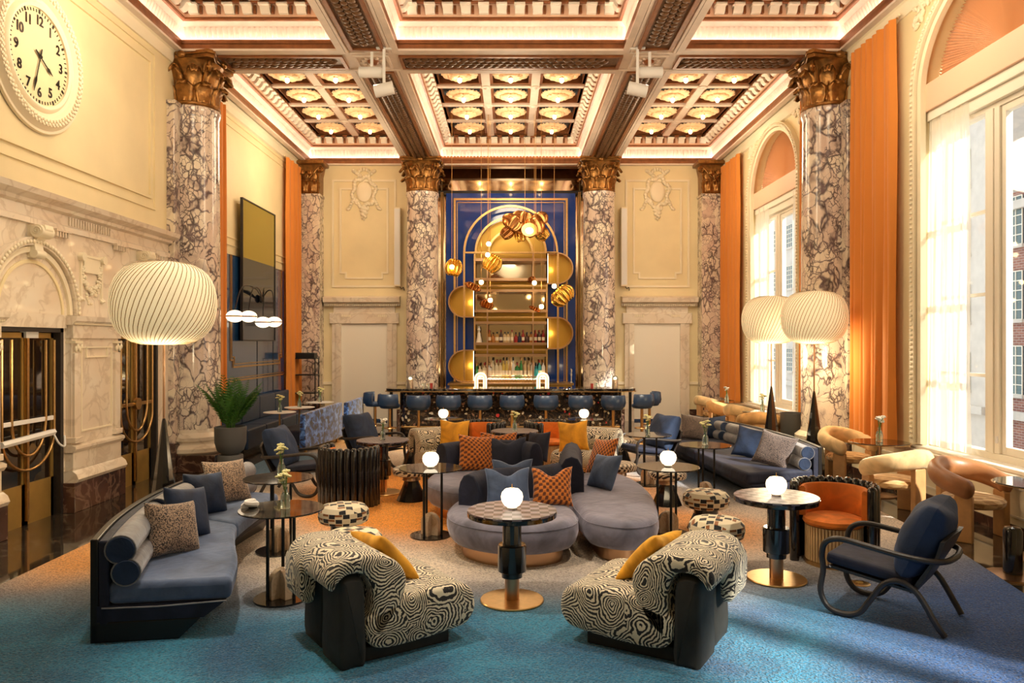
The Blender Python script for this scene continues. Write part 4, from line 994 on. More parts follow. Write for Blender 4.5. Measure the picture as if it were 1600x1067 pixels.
# ================================================================ CLOCK
ck = thing('wall_clock', 'large round clock with black numerals and carved plaster rim on cream wall', 'clock', (-XW+.01, 8.6, 5.30), 0)
ck.rotation_euler = (0, 0, 0)
g = B()
def lx(prof, n=64):     # lathe about the x axis
    b = B(); vs_ = []
    for i in range(n):
        a = 2*pi*i/n
        for r, d in prof: vs_.append((d, r*cos(a), r*sin(a)))
    k = len(prof); fs = [(i*k+q, ((i+1) % n)*k+q, ((i+1) % n)*k+q+1, i*k+q+1) for i in range(n) for q in range(k-1)]
    return b.add(vs_, fs)
lx([(.0, .02), (.54, .02)]).make('dial', 'cream', ck)
lx([(.54, .0), (.54, .045), (.575, .06), (.60, .05), (.62, .025), (.66, .03), (.69, .07), (.77, .085), (.80, .05), (.82, .03), (.85, .03), (.86, 0)]).make('rim', 'cream_light', ck)
g = B()
for k in range(72):
    a = 2*pi*k/72
    for q in range(2): g.at((0, 0, 0)); g.ball((.08, (.715+.035*q)*cos(a+q*.04), (.715+.035*q)*sin(a+q*.04)), .022, .026, .026, 6, 4)
g.make('carved_wreath', 'cream_light', ck, smooth=60, kind='stuff')
g = B()
for k in range(60):
    a = 2*pi*k/60; L = .035 if k % 5 else .045; wd = .006 if k % 5 else .014
    c_, s_ = cos(a), sin(a); p = [(r, q) for r in (.49, .49+L) for q in (-wd, wd)]
    vs_ = [(xx, r*c_-q*s_, r*s_+q*c_) for xx in (.02, .026) for r, q in p]
    g.add(vs_, [(4, 5, 7, 6), (0, 1, 5, 4), (2, 3, 7, 6), (0, 2, 6, 4), (1, 3, 7, 5)])
g.make('minute_scale', 'black', ck, smooth=0, kind='stuff')
for h in range(1, 13):
    c = bpy.data.curves.new('numeral', 'FONT'); c.body = str(h); c.size = .155; c.extrude = .003; c.align_x = 'CENTER'; c.align_y = 'CENTER'; c.offset = .0035; c.space_character = .85; c.materials.append(MT['black'])
    tmp = bpy.data.objects.new('numeral_curve', c); me = bpy.data.meshes.new_from_object(tmp); bpy.data.objects.remove(tmp)
    me.materials.append(MT['black']) if not me.materials else None
    me.name = 'numeral'; o = bpy.data.objects.new('numeral', me); COL.objects.link(o); o.parent = ck
    a = pi/2-h*pi/6     # viewer inside the room sees +y towards their right on this wall
    o.location = (.024, .405*cos(a), .405*sin(a)); o.rotation_euler = (pi/2, 0, pi/2)
def hand(ang, L, wd, nm):
    a = pi/2-ang; c_, s_ = cos(a), sin(a); pr = [(-.10, -wd*.6), (-.10, wd*.6), (-.02, wd), (.0, wd*.5), (L*.55, wd*.5), (L*.68, wd*1.5), (L, .001), (L*.68, -wd*1.5), (L*.55, -wd*.5), (.0, -wd*.5), (-.02, -wd)]
    n = len(pr); vs_ = [(xx, r*c_-q*s_, r*s_+q*c_) for xx in (.034, .040) for r, q in pr]
    B().add(vs_, [tuple(range(n)), tuple(reversed(range(n, 2*n)))]+[(i, (i+1) % n, (i+1) % n+n, i+n) for i in range(n)]).make(nm, 'black', ck, smooth=0)
hand(R(196), .44, .012, 'minute_hand'); hand(R(122), .27, .014, 'hour_hand')
lx([(0, .05), (.02, .05), (.022, .03)], 16).make('hub', 'black', ck)

# ================================================================ BAR NICHE
nb = struct('wall_niche'); YN = 20.35; SN = F/YN
def nx(px): return (px-CX)/SN
def nz(py): return CH-(py-CY)/SN
B().box(-2.05, 2.05, YN+.30, YN+.40, 0, 7.7).make('niche_back', 'mirror', nb, smooth=0)
for sx in (-1, 1):
    a, b = sorted((sx*1.95, sx*2.1)); B().box(a, b, YB+.2, YN+.35, 0, 7.7).make('niche_reveal', 'mirror', nb, smooth=0)
    for k in (-1, 1):
        xx = sx*1.85+k*.02; B().box(xx-.012, xx+.012, YN-.02, YN+.30, 0, nz(300)).make('gilt_edge', 'gold', nb, smooth=0)
B().box(-2.0, 2.0, YN-.01, YN+.25, nz(302), nz(298)).make('gilt_lintel', 'black_mat', nb, smooth=0)
B().box(nx(697), nx(899), YN, YN+.10, 0, nz(302)).make('lacquer_panel', 'blue_lacq', nb, smooth=0)
frame_y(nb, nx(709), nx(887), -.5, nz(310), .055, .04, 'gold', 'gilt_frame', notch=.17, y=YN)
frame_y(nb, nx(714), nx(882), -.5, nz(316), .018, .03, 'gold', 'gilt_line', notch=.17, y=YN)
# ---- shelving with arches and half-round ends
sh = thing('back_bar_shelving', 'tall brass back bar shelving with arched top and half-round gilded ends', 'shelving', (nx(798), YN, 0))
x0c = nx(798)
def sx_(px): return nx(px)-x0c
yb_, yf_ = -.12, -.50
def arcband(g, r, w_, zc, y0, y1, a0=0, a1=pi, n=28, cx=0):
    vs_ = []
    for i in range(n+1):
        a = a0+(a1-a0)*i/n
        for yy, rr in ((y0, r-w_), (y0, r), (y1, r), (y1, r-w_)): vs_.append((cx+rr*cos(a), yy, zc+rr*sin(a)))
    return g.add(vs_, [(i*4+k, (i+1)*4+k, (i+1)*4+(k+1) % 4, i*4+(k+1) % 4) for i in range(n) for k in range(4)]+[(0, 1, 2, 3), (n*4+3, n*4+2, n*4+1, n*4)])
zt = nz(398)
for r, nm in ((1.25, 'outer_arch'), (.95, 'middle_arch'), (.60, 'inner_arch')):
    arcband(B(), r, .055, zt, yf_, yf_+.06).make(nm, 'gold', sh)
g = B(); n = 28
g.add([(0, -.14, zt)]+[(.92*cos(pi*i/n), -.14, zt+.92*sin(pi*i/n)) for i in range(n+1)]+[(0, -.11, zt)]+[(.92*cos(pi*i/n), -.11, zt+.92*sin(pi*i/n)) for i in range(n+1)],
      [(0, i+1, i+2) for i in range(n)]+[(n+2, n+4+i, n+3+i) for i in range(n)]+[(i+1, i+n+3, i+n+4, i+2) for i in range(n)])
g.make('arch_back', 'ochre', sh, smooth=0)
zfl = 1.0
for px, z1, wd in ((727, zt, .05), (870, zt, .05), (743, zt, .045), (853, zt, .045)):
    B().box(sx_(px)-wd/2, sx_(px)+wd/2, yf_, yf_+.05, zfl, z1).make('upright', 'gold', sh, smooth=0)
for px in (762.5, 832): B().box(sx_(px)-.018, sx_(px)+.018, yf_-.03, yf_, zfl, zt).make('thin_upright', 'rose_gold', sh, smooth=0)
for k, py in enumerate((398, 409, 439, 448.5, 456, 487, 496.5, 505, 537, 546, 554.5)):
    wide = py in (398, 448.5, 496.5, 546)
    a, b = (sx_(727) if py == 398 else sx_(743)), (sx_(870) if py == 398 else sx_(853))
    hh = .022 if wide else .035
    B().box(a, b, yf_-.02, -.02 if not wide else yf_+.06, nz(py)-hh, nz(py)+hh).make('shelf', 'gold' if wide else 'rose_gold', sh, smooth=0)
for (p0, p1) in ((398, 409), (439, 456), (487, 505), (537, 554.5)):   # box between paired shelves
    B().box(sx_(743), sx_(853), -.16, -.13, nz(p1), nz(p0)).make('shelf_back', 'ochre', sh, smooth=0)
B().box(sx_(743), sx_(853), -.06, -.03, 1.0, nz(409)).make('shelf_mirror', 'mirror', sh, smooth=0)
for side_, p0, p1 in ((1, 398, 446), (-1, 448.5, 497), (1, 496, 545.5), (-1, 546, 596)):
    za, zb = nz(p1), nz(p0); rr = (zb-za)/2; zc = (za+zb)/2; xe = sx_(853) if side_ > 0 else sx_(743); xl = (sx_(893.5) if side_ > 0 else sx_(702.5)); xc = xl-side_*rr
    N = 20; arc = [(xc+side_*rr*sin(pi*i/N), zb-(zb-za)/2*(1-cos(pi*i/N))) for i in range(N+1)]
    P = [(xe, zb)]+arc+[(xe, za)]
    Pi = [(xe, zb-.03)]+[(xc+side_*(rr-.03)*sin(pi*i/N), zc+(rr-.03)*cos(pi*i/N)) for i in range(N+1)]+[(xe, za+.03)]
    m = len(P); vs_ = [(x, y, z) for y in (yf_-.02, -.16) for x, z in P+Pi]; fs = []
    for k in range(m):
        j = (k+1) % m; fs += [(k, j, j+2*m, k+2*m), (m+j, m+k, m+k+2*m, m+j+2*m), (k, m+k, m+j, j), (k+2*m, j+2*m, m+j+2*m, m+k+2*m)]
    B().add(vs_, fs).make('half_round_end', 'rose_gold', sh, smooth=30)
    B().add([(x, -.17, z) for x, z in P], [tuple(range(m))]).add([(x, -.15, z) for x, z in P], [tuple(range(m))]).make('end_back', 'ochre', sh, smooth=0)
    B().box(xe+side_*.03-.012, xe+side_*.03+.012, -.24, -.20, za+.04, zb-.04).make('light_strip', 'led', sh, smooth=0)
    B().box(xe-.02, xe+.02, yf_, -.15, za, zb).make('end_partition', 'gold', sh, smooth=0)
    lamp('POINT', 'shelf_light', (x0c+xe+side_*.12, YN-.33, zc), 2.5, (1, .72, .30), shadow_soft_size=.06)
# back counter
bc = thing('back_counter', 'gilded back counter running beneath the bottle shelves', 'counter', (0, YN-.45, 0))
B().box(-1.58, 1.58, -.45, .40, 0, .95).make('cabinet', 'ochre', bc, smooth=0); B().box(-1.62, 1.62, -.5, .42, .95, 1.0).make('counter_top', 'gold', bc, smooth=0)
for k in range(6): B().box(-1.55+k*.52, -1.08+k*.52, -.47, -.45, .08, .90).make('cabinet_door', 'gold', bc, smooth=0)
rk = thing('glass_rack', 'row of hanging stem glasses under lowest shelf', 'rack', (x0c, YN-.62, 1.0))
B().box(sx_(758), sx_(840), -.10, .12, .14, .165).make('rack_shelf', 'rose_gold', rk, smooth=0)
B().box(sx_(758), sx_(758)+.03, -.1, .12, 0, .14).box(sx_(840)-.03, sx_(840), -.1, .12, 0, .14).make('rack_foot', 'rose_gold', rk, smooth=0)
gl_ = B().lathe([(.034, 0), (.034, .002), (.004, .006), (.004, .06), (.03, .085), (.034, .125)], 10, closed=False).make('glass', 'glass', rk, loc=(sx_(762), 0, .0))
for k in range(1, 17): piece(gl_, rk, (sx_(762)+k*.0775, 0, 0))
# bottles
BOT = {}
def bottle(kind, col, trans, cap, label, loc):
    key = (kind, col)
    if key in BOT: return dup(BOT[key], loc, label=label)
    prof = {'tall': [(0, 0), (.038, 0), (.042, .01), (.042, .19), (.034, .225), (.014, .25), (.013, .30)],
            'square': [(0, 0), (.050, 0), (.052, .01), (.052, .16), (.046, .185), (.016, .20), (.015, .25)],
            'round': [(0, 0), (.045, 0), (.058, .03), (.060, .10), (.045, .15), (.016, .18), (.015, .24)],
            'slim': [(0, 0), (.030, 0), (.032, .01), (.030, .24), (.012, .27), (.012, .34)]}[kind]
    t = thing('bottle', label, 'bottle', loc, 0, 'bottles behind the bar')
    m = NT('bottle_glass'); m.set(col=col, rough=.08, trans=trans, ior=1.4, emit=col, es=.0)
    B().lathe(prof, 4 if kind == 'square' and False else 12).make('body', m.m, t)
    h = prof[-1][1]; B().lathe([(.018, h-.02), (.018, h+.03), (0, h+.03)], 8).make('cap', cap, t)
    r_ = prof[3][0]+.0015
    if kind != 'round': B().lathe([(r_, .05), (r_, .14)], 12, closed=False, arc=pi*.8, a0=-pi/2-pi*.4).make('label', 'cream_light', t)
    BOT[key] = t; return t
MT['cap_red'] = flat('red_cap', (.30, .03, .02), .4)
zb1 = nz(537)+.036
row1 = [(765.5, 'tall', (.55, .22, .05)), (771, 'round', (.55, .22, .05)), (777, 'square', (.62, .36, .12)), (783, 'tall', (.10, .05, .04)), (789, 'square', (.72, .52, .28)), (794, 'square', (.72, .52, .28)), (800, 'tall', (.72, .52, .28)),
        (806, 'round', (.36, .03, .03)), (811.5, 'round', (.03, .04, .08)), (817, 'tall', (.36, .03, .03)), (823, 'round', (.10, .05, .04)), (829.5, 'square', (.55, .22, .05)), (836, 'tall', (.36, .03, .03)), (842, 'tall', (.10, .05, .04)), (848, 'tall', (.36, .03, .03))]
names = {(.55, .22, .05): 'amber', (.62, .36, .12): 'honey', (.10, .05, .04): 'dark brown', (.72, .52, .28): 'pale whisky', (.36, .03, .03): 'red', (.03, .04, .08): 'ink blue',
         (.80, .72, .50): 'straw', (.85, .85, .80): 'clear', (.05, .30, .08): 'green', (.05, .45, .50): 'turquoise', (.75, .55, .12): 'yellow'}
ordn = ['first', 'second', 'third', 'fourth', 'fifth', 'sixth', 'seventh', 'eighth', 'ninth', 'tenth', 'eleventh', 'twelfth', 'thirteenth', 'fourteenth', 'fifteenth', 'sixteenth', 'seventeenth', 'eighteenth', 'nineteenth', 'twentieth']
dec = thing('decanter', 'tall white figured ceramic decanter at the end of upper bottle shelf', 'bottle', (nx(749.5), YN-.42, zb1))
B().lathe([(0, 0), (.085, 0), (.08, .03), (.05, .16), (.04, .24), (.022, .27), (.03, .30), (.045, .335), (.03, .37), (0, .38)], 14).make('body', 'white_paint', dec)
B().ball((0, 0, .40), .03).make('stopper', 'white_metal', dec)
for k, (px, kd, c_) in enumerate(row1):
    bottle(kd, c_, .15, 'black' if k % 3 else 'cap_red', f'{names[c_]} bottle, {ordn[k]} from the white decanter on upper shelf', (nx(px), YN-.42, zb1))
row2 = [(746, 'round', (.05, .30, .08)), (751, 'round', (.80, .72, .50)), (758, 'square', (.80, .72, .50)), (765, 'square', (.85, .85, .80)), (771, 'slim', (.80, .72, .50)), (776.5, 'tall', (.80, .72, .50)), (782, 'tall', (.80, .72, .50)), (787, 'slim', (.75, .55, .12)), (792, 'slim', (.75, .55, .12)),
        (797, 'slim', (.62, .36, .12)), (802, 'slim', (.85, .85, .80)), (808, 'square', (.05, .30, .08)), (814, 'slim', (.05, .30, .08)), (820, 'slim', (.72, .52, .28)), (826, 'slim', (.72, .52, .28)), (831.5, 'tall', (.85, .85, .80)), (837, 'round', (.05, .45, .50)), (842, 'tall', (.05, .45, .50)), (848, 'tall', (.85, .85, .80))]
for k, (px, kd, c_) in enumerate(row2):
    bottle(kd, c_, .15, ['gold', 'black', 'cap_red'][k % 3], f'{names[c_]} bottle, {ordn[k]} from the door side on the lower back bar row', (nx(px), YN-.34, 1.166 if 758 < px < 840 and False else 1.0))
for o in list(bpy.data.objects):
    if o.name.startswith('bottle') and o.parent is None and o.location.z < 1.1: o.location.z = 1.0; o.location.y = YN-.42; o.scale = (1.25, 1.25, 1.45)
riser = thing('bottle_riser', 'low lit riser step carrying the lower bottle row', 'shelf', (x0c, YN-.42, 1.0))
B().box(sx_(743), sx_(853), -.06, .12, .0, .11).make('step', 'gold', riser, smooth=0); B().box(sx_(745), sx_(851), -.085, -.06, .085, .10).make('light_strip', 'led', riser, smooth=0)
for o in list(bpy.data.objects):
    if o.name.startswith('bottle') and not o.name.startswith('bottle_') and o.parent is None and abs(o.location.z-1.0) < .01: o.location.z = 1.11
lamp('AREA', 'bottle_shelf_light', (x0c, YN-.52, 1.14), 5, (1, .85, .6), shape='RECTANGLE', size=1.7, size_y=.04, rot=(R(150), 0, 0))
tap = thing('bar_tap', 'tall slim chrome tap behind the window end of the bar', 'tap', (nx(890), YN-.6, 1.0))
B().cyl(.03, 0, .02).tube([(0, 0, 0), (0, 0, .32)], .012, 8).tube(smooth_path([(0, 0, .30), (-.02, -.05, .36), (0, -.12, .34), (0, -.13, .28)]), .01, 8).make('spout', 'white_metal', tap)
B().cyl(.02, .18, .24, (0, 0, 0), 10).make('tap_handle', 'white_metal', tap)

# ================================================================ BAR
YBR = 16.25
bar = thing('bar_counter', 'long bar with black top and floral flecked front facing the lounge', 'bar', (0, YBR, 0))
def barpoly(hw, y0, dep, rr):
    pts = []
    for k in range(9): a = pi+pi/2*k/8; pts.append((-hw+rr+rr*cos(a), y0+rr+rr*sin(a)))
    for k in range(9): a = -pi/2+pi/2*k/8; pts.append((hw-rr+rr*cos(a), y0+rr+rr*sin(a)))
    return pts+[(hw, y0+dep), (-hw, y0+dep)]
B().prism(barpoly(2.72, -.05, .75, .30), 1.0, 1.055).make('counter_top', 'table_marble', bar, smooth=20, bevel=.008)
B().prism(barpoly(2.74, -.07, .78, .31), .985, 1.0).make('counter_edge', 'gold', bar, smooth=20)
B().prism(barpoly(2.45, .25, .42, .2), 0, .985).make('bar_front', 'mosaic', bar, smooth=20)
B().tube(smooth_path([(-2.35, .6, .22), (-2.35, .2, .22), (-2.1, .12, .22), (0, .12, .22), (2.1, .12, .22), (2.35, .2, .22), (2.35, .6, .22)], 8), .025, 10).make('foot_rail', 'gold', bar)
for k in range(6): B().box(-2.2+k*.88-.015, -2.2+k*.88+.015, .12, .28, .20, .24).make('rail_bracket', 'gold', bar, smooth=0)
for sx in (-1, 1): B().box(sx*2.62-.03, sx*2.62+.03, .30, .36, 0, .99).make('end_leg', 'black_mat', bar, smooth=0)
# fluted arch lights on the bar
ARL = None
for px, lb in ((751, 'ribbed glowing arch lamp on the bar, towards the doors'), (848, 'ribbed glowing arch lamp on the bar, towards the windows')):
    x = PY(px, 606, YBR+.35)[0]
    if ARL is None:
        ARL = thing('arch_lamp', lb, 'lamp', (x, YBR+.35, 1.055), 0, 'arch lamps on the bar')
        for r, nm, mt in ((.125, 'outer_rib', 'arch_glow'), (.095, 'middle_rib', 'white_paint'), (.066, 'inner_rib', 'arch_glow')):
            pts = [(-r, 0, 0)]+[(-r*cos(pi*k/12), 0, .20+r*sin(pi*k/12)) for k in range(13)]+[(r, 0, 0)]
            B().tube(pts, .0155, 8).make(nm, mt, ARL)
    else: dup(ARL, (x, YBR+.35, 1.055), label=lb)
for px, lb in ((641, 'clear domed brass lamp near the door end of the bar'), (961, 'clear domed brass lamp near the window end of the bar')):
    x = PY(px, 606, YBR+.25)[0]; t = thing('dome_lamp', lb, 'lamp', (x, YBR+.25, 1.055))
    B().lathe([(0, 0), (.055, 0), (.055, .17), (.05, .18), (0, .18)], 18).make('base', 'rose_gold', t)
    B().lathe([(.066, 0), (.066, .20), (.055, .245), (.03, .27), (0, .275)], 18).make('dome', 'glass', t)
    B().ball((0, 0, .205), .03).make('bulb', 'globe', t)
for k, (px, h) in enumerate(((662, .10), (669, .09), (674, .10), (925, .09), (931, .10))):
    x = PY(px, 606, YBR+.4)[0]; t = thing('bar_tumbler', f'small tumbler standing on the bar, {ordn[k]} counting from the doors', 'glass', (x, YBR+.4, 1.055))
    B().lathe([(0, 0), (.03, 0), (.035, h)], 10).make('tumbler_body', 'cap_red' if k == 2 or k == 3 else 'glass', t)
# bar stools
ST = None
def stool_make(lb, loc, rz):
    t = thing('bar_stool', lb, 'bar stool', loc, rz, 'navy leather bar stools')
    B().lathe([(0, .66), (.19, .66), (.215, .69), (.215, .73), (.19, .755), (0, .76)], 24).make('seat', 'navy_leather', t)
    g = B(); N = 16; vs_ = []   # curved low back, facing +y, back at -y
    for i in range(N+1):
        a = pi+.15+(pi-.3)*i/N
        for r, z in ((.205, .74), (.245, .72), (.265, .80), (.25, .95), (.225, .965), (.20, .95), (.195, .80)): vs_.append((r*cos(a), r*sin(a), z))
    g.add(vs_, [(i*7+k, (i+1)*7+k, (i+1)*7+(k+1) % 7, i*7+(k+1) % 7) for i in range(N) for k in range(7)]+[tuple(range(7)), tuple(N*7+k for k in reversed(range(7)))])
    g.make('backrest', 'navy_leather', t, smooth=60)
    B().cyl(.032, .03, .66, n=14).make('stem', 'gold', t); B().lathe([(0, 0), (.20, 0), (.20, .015), (.05, .03), (.03, .05)], 24).make('base', 'gold', t)
    B().tube([(.15*cos(2*pi*k/18), .15*sin(2*pi*k/18), .24) for k in range(18)], .011, 6, closed=True).tube([(-.15, 0, .24), (.15, 0, .24)], .008, 6).make('foot_ring', 'gold', t)
    return t
SP = [(PY(px, 0, 15.65)[0], 15.65, 0, lb) for px, lb in ((654, 'navy bar stool facing the bar, front row, first from the doors'), (701, 'navy bar stool, second from the doors, behind a globe lamp'), (750, 'navy bar stool, third from the doors along the bar'),
      (800, 'navy bar stool at the middle of the bar front'), (853, 'navy bar stool just to the window side of the middle'), (907, 'navy bar stool above the window side globe lamp'), (958, 'navy bar stool, last of front row towards the windows'))]
SP += [(PY(609, 0, 16.0)[0], 16.0, -.5, 'navy bar stool at the rounded door end of the bar'), (PY(586, 0, 16.5)[0], 16.5, -1.5, 'navy bar stool seen sideways beyond the door end of bar'),
       (PY(1003, 0, 16.0)[0], 16.0, .5, 'navy bar stool at the rounded window end of the bar'), (PY(1016, 0, 16.6)[0], 16.7, 1.3, 'navy bar stool seen sideways beyond the window end of bar')]
for x, y, rz, lb in SP:
    if ST is None: ST = stool_make(lb, (x, y, 0.0), rz)
    else: dup(ST, (x, y, 0.0), rz, lb)
# black frame shelf behind bar end etc. comes with the furniture

# ================================================================ PENDANTS over the bar
def leaf_sheet(g, w_, h, bend, folds, amp):
    g.grid(lambda u, v: ((u-.5)*w_*sin(pi*(.12+.76*v))**.6, bend*((u-.5)*2)**2+amp*sin(u*folds*2*pi), (v-.5)*h), 36, 8)
PD = [  # px, py of bulb, sheet offset px, sheet mat, w,h, rotation (deg), label
    (827, 362, (0, 0), None, 0, 0, 0, ''),
    (706, 417, (2, 0), 'pend_gold', .42, .40, 10, 'pleated golden leaf pendant nearest the door side column'),
    (762, 398, (7, 12), 'pend_gold', .46, .42, 35, 'pleated golden leaf pendant with bulb in front of the arch'),
    (752, 441, (-14, 6), 'copper', .42, .16, 25, 'narrow copper leaf pendant tilted beside the half-round shelf'),
    (763.5, 381, None, None, 0, 0, 0, 'bare clear bulb pendant hanging inside the arch'),
    (835, 442, (-4, -6), 'copper', .2, .14, -30, 'small bulb pendant before the upper shelf'),
    (866, 447, (14, 14), 'pend_gold', .62, .40, -42, 'large striped gold leaf pendant near window side column'),
    (766, 469, (-6, 6), 'copper', .34, .20, 15, 'dim bulb pendant with dark leaf before the middle shelf'),
    (846, 479, (-10, 3), 'copper', .30, .10, 25, 'small flat copper leaf pendant above the bottle shelf')]
YP = 17.6
def pend(px, py, off, mat, w_, h, rot, lb):
    x, y, z = PY(px, py, YP)
    t = thing('leaf_pendant', lb, 'pendant lamp', (x, y, z), 0)
    top = (7.58 if abs(x) < 1.53 else 7.40 if abs(x) < 1.8 else 6.7)-z
    g = B().tube([(0, 0, .05), (0, 0, top)], .004, 4)
    B().cyl(.03, top-.03, top, n=10).make('ceiling_rose', 'gold', t)
    g.make('cord', 'gold', t)
    B().ball((0, 0, 0), .055, n=12).make('bulb', 'bulb', t); B().cyl(.03, .045, .085, n=10).make('bulb_cap', 'gold', t)
    if mat:
        s_ = F/YP; g = B().at((off[0]/s_, -.05, -off[1]/s_), rx=0)
        g.M = Matrix.Translation((off[0]/s_, .09, -off[1]/s_)) @ Matrix.Rotation(R(rot), 4, 'Y'); leaf_sheet(g, w_, h, .12, 5, .022)
        g.make('leaf_sheet', mat, t, smooth=60, solid=.006)
        B().tube([(0, 0, .06), (off[0]/s_, .09, -off[1]/s_+h*.3)], .004, 4).make('stay', 'gold', t)
    return t
for p in PD[1:]: pend(*p)
x, y, z = PY(827, 362, YP-.3)
t = thing('leaf_pendant', 'big cluster of overlapping copper leaves around a lit dish, top of the arch', 'pendant lamp', (x, y, z))
B().tube([(-.1, 0, .1), (-.1, 0, 7.58-z)], .004, 4).tube([(.15, 0, .1), (.15, 0, 7.58-z)], .004, 4).make('cord', 'gold', t)
for k, (dx, dz, w_, h, rot, mt) in enumerate(((.10, .12, .55, .42, -20, 'copper'), (-.35, .22, .62, .34, 35, 'copper'), (-.12, .34, .60, .30, 15, 'copper'), (.22, .30, .50, .32, -35, 'copper'), (-.50, .02, .30, .34, 50, 'copper'), (-.20, -.05, .28, .30, -10, 'pend_gold'), (.30, .0, .34, .34, -50, 'pend_gold'))):
    g = B(); g.M = Matrix.Translation((dx, .05+.03*k, dz)) @ Matrix.Rotation(R(rot), 4, 'Y'); leaf_sheet(g, w_, h, .10, 2, .02); g.make('leaf_sheet', mt, t, smooth=60, solid=.006)
g = B(); g.M = Matrix.Translation((0, -.05, 0)) @ Matrix.Rotation(R(65), 4, 'X'); g.lathe([(0, 0), (.10, .01), (.17, .05), (.18, .07)], 24).make('dish', 'copper', t, solid=.006)
g = B(); g.M = Matrix.Translation((0, -.12, 0)) @ Matrix.Rotation(R(65), 4, 'X'); g.lathe([(0, 0.03), (.07, .02), (.13, -.01)], 20, closed=False).make('bulb', 'globe', t)
# track spotlights on the beams
SPT = None
for sx in (-1, 1):
    for k, (px, py, L) in enumerate(((581, 113, .40), (600, 140, .30))):
        Y_ = 12.0 if k == 0 else 11.9; x, y, z = PY(px if sx < 0 else 2*CX-px, py, Y_)
        z = min(z, 6.45); t = thing('spotlight', f'white cylinder spotlight {"lying level" if k==0 else "aimed down"} under beam crossing, {"door" if sx<0 else "window"} side', 'spotlight', (x, y, z))
        g = B(); g.M = Matrix.Rotation(R(90), 4, 'Y') if k == 0 else Matrix.Rotation(R(78*-sx), 4, 'Y'); r = .085 if k == 0 else .10
        g.lathe([(r*.8, -L/2), (r, -L/2), (r, L/2), (r*.9, L/2), (0, L/2-.02)], 22).make('spotlight_body', 'white_metal', t)
        B().box(-.02, .02, -.02, .02, 0, ZS-z).make('spotlight_stem', 'white_metal', t, smooth=0)
        B().box(-.12, .12, -.03, .03, ZS-z-.03, ZS-z).make('spotlight_base', 'white_metal', t, smooth=0)
# beams of the spotlights, plus unseen spots added to brighten seating and bar
for x, y, tx, ty, e, a in ((-2.2, 12, -2.6, 7.0, 1500, 42), (2.2, 12, 2.6, 8.4, 1100, 46), (-2.2, 12, .2, 8.0, 2000, 42), (2.2, 12, .6, 10.5, 1300, 50), (-2.2, 5.2, -.6, 5.6, 550, 50), (2.2, 5.2, .8, 5.6, 450, 50), (-2.2, 5.2, -5.3, 9.6, 260, 45), (-2.2, 12, -1.7, 9.0, 1500, 38), (2.2, 12, .3, 6.4, 900, 34), (-1.9, 12.6, -.9, 16.3, 900, 50), (1.9, 12.6, .9, 16.3, 900, 50), (2.2, 12.4, 3.9, 19.6, 300, 50), (-2.2, 12.4, -3.9, 19.6, 300, 50)):
    lamp('SPOT', 'spot_beam_and_fill', (x, y, 6.3), e, (1, .86, .66), aim=(tx, ty, 0), spot_size=R(a), spot_blend=.6, shadow_soft_size=.10)
# ================================================================ FURNITURE
RZ = .022      # rug surface
def pillow(g, w_, h, t_, dent=.0, nu=16, nv=14, pinch=.10, ex=.42):
    """upright cushion: x wide, z high, y thick; corners drawn out, optional chopped top"""
    rnd = random.Random(int(w_*1000+h*77)); k1, k2 = rnd.uniform(0, 6), rnd.uniform(0, 6)
    for sgn in (-1, 1):
        def fn(u, v):
            x, z = -cos(pi*u), -cos(pi*v)
            x = .35*(2*u-1)+.65*x; z = .35*(2*v-1)+.65*z
            e = (1-abs(x)**2.6)*(1-abs(z)**2.6); th = t_/2*max(0, e)**ex
            th *= 1+.08*sin(x*5+k1)*sin(z*4+k2)
            px = x*w_/2*(1-pinch*(1-z*z)); pz = z*h/2*(1-pinch*(1-x*x))
            if z > 0 and dent: pz -= dent*(z**1.5)*math.exp(-(x/.42)**2)
            return (px, sgn*th, pz+h/2)
        g.grid(fn, nu, nv)
    return g
PIL = {}
def put_pillow(mat, lb, loc, rz, w_=.48, h=.46, t_=.20, dent=0, tilt=0, roll=0, group=None):
    """loc: bottom middle"""
    key = (mat, w_, h, t_, dent)
    if key not in PIL:
        o = pillow(B(), w_, h, t_, dent).make('cushion', mat, smooth=80)
        bm = bmesh.new(); bm.from_mesh(o.data); bmesh.ops.remove_doubles(bm, verts=bm.verts, dist=.0015); bmesh.ops.recalc_face_normals(bm, faces=bm.faces); bm.to_mesh(o.data); bm.free()
        PIL[key] = o.data
    else: o = bpy.data.objects.new('cushion', PIL[key]); COL.objects.link(o)
    o.location = loc; o.rotation_mode = 'ZYX' if False else 'XYZ'
    M = Matrix.Rotation(rz, 4, 'Z') @ Matrix.Rotation(tilt, 4, 'X') @ Matrix.Rotation(roll, 4, 'Y'); o.rotation_euler = M.to_euler()
    return tag(o, lb, 'cushion', group)

# ---- tables -----------------------------------------------------------------
TB = {}
def pedestal_table(lb, x, y, r=.35, h=.715):
    if 'A' in TB: return dup(TB['A'], (x, y, RZ), 0, lb)
    t = thing('pedestal_table', lb, 'table', (x, y, RZ), 0, 'marquetry pedestal tables')
    B().cyl(r, h-.014, h+.002, n=48).make('tabletop', 'marquetry', t, bevel=.003)
    B().lathe([(r-.03, h-.055), (r, h-.045), (r+.002, h-.014), (0, h-.014)], 48).make('table_edge', 'table_marble', t)
    B().cyl(.075, .44, h-.05, n=28).make('upper_column', 'black', t); B().lathe([(.105, .235), (.112, .24), (.112, .44), (.105, .447), (.07, .447)], 32).make('collar', 'black', t)
    B().cyl(.082, .19, .24, n=28).make('lower_collar', 'black', t); B().cyl(.057, .01, .19, n=28).make('foot_column', 'rose_gold', t)
    B().lathe([(0, .0), (.245, 0), (.25, .004), (.25, .012), (.245, .018), (0, .018)], 48).make('base', 'gold', t)
    TB['A'] = t; return t
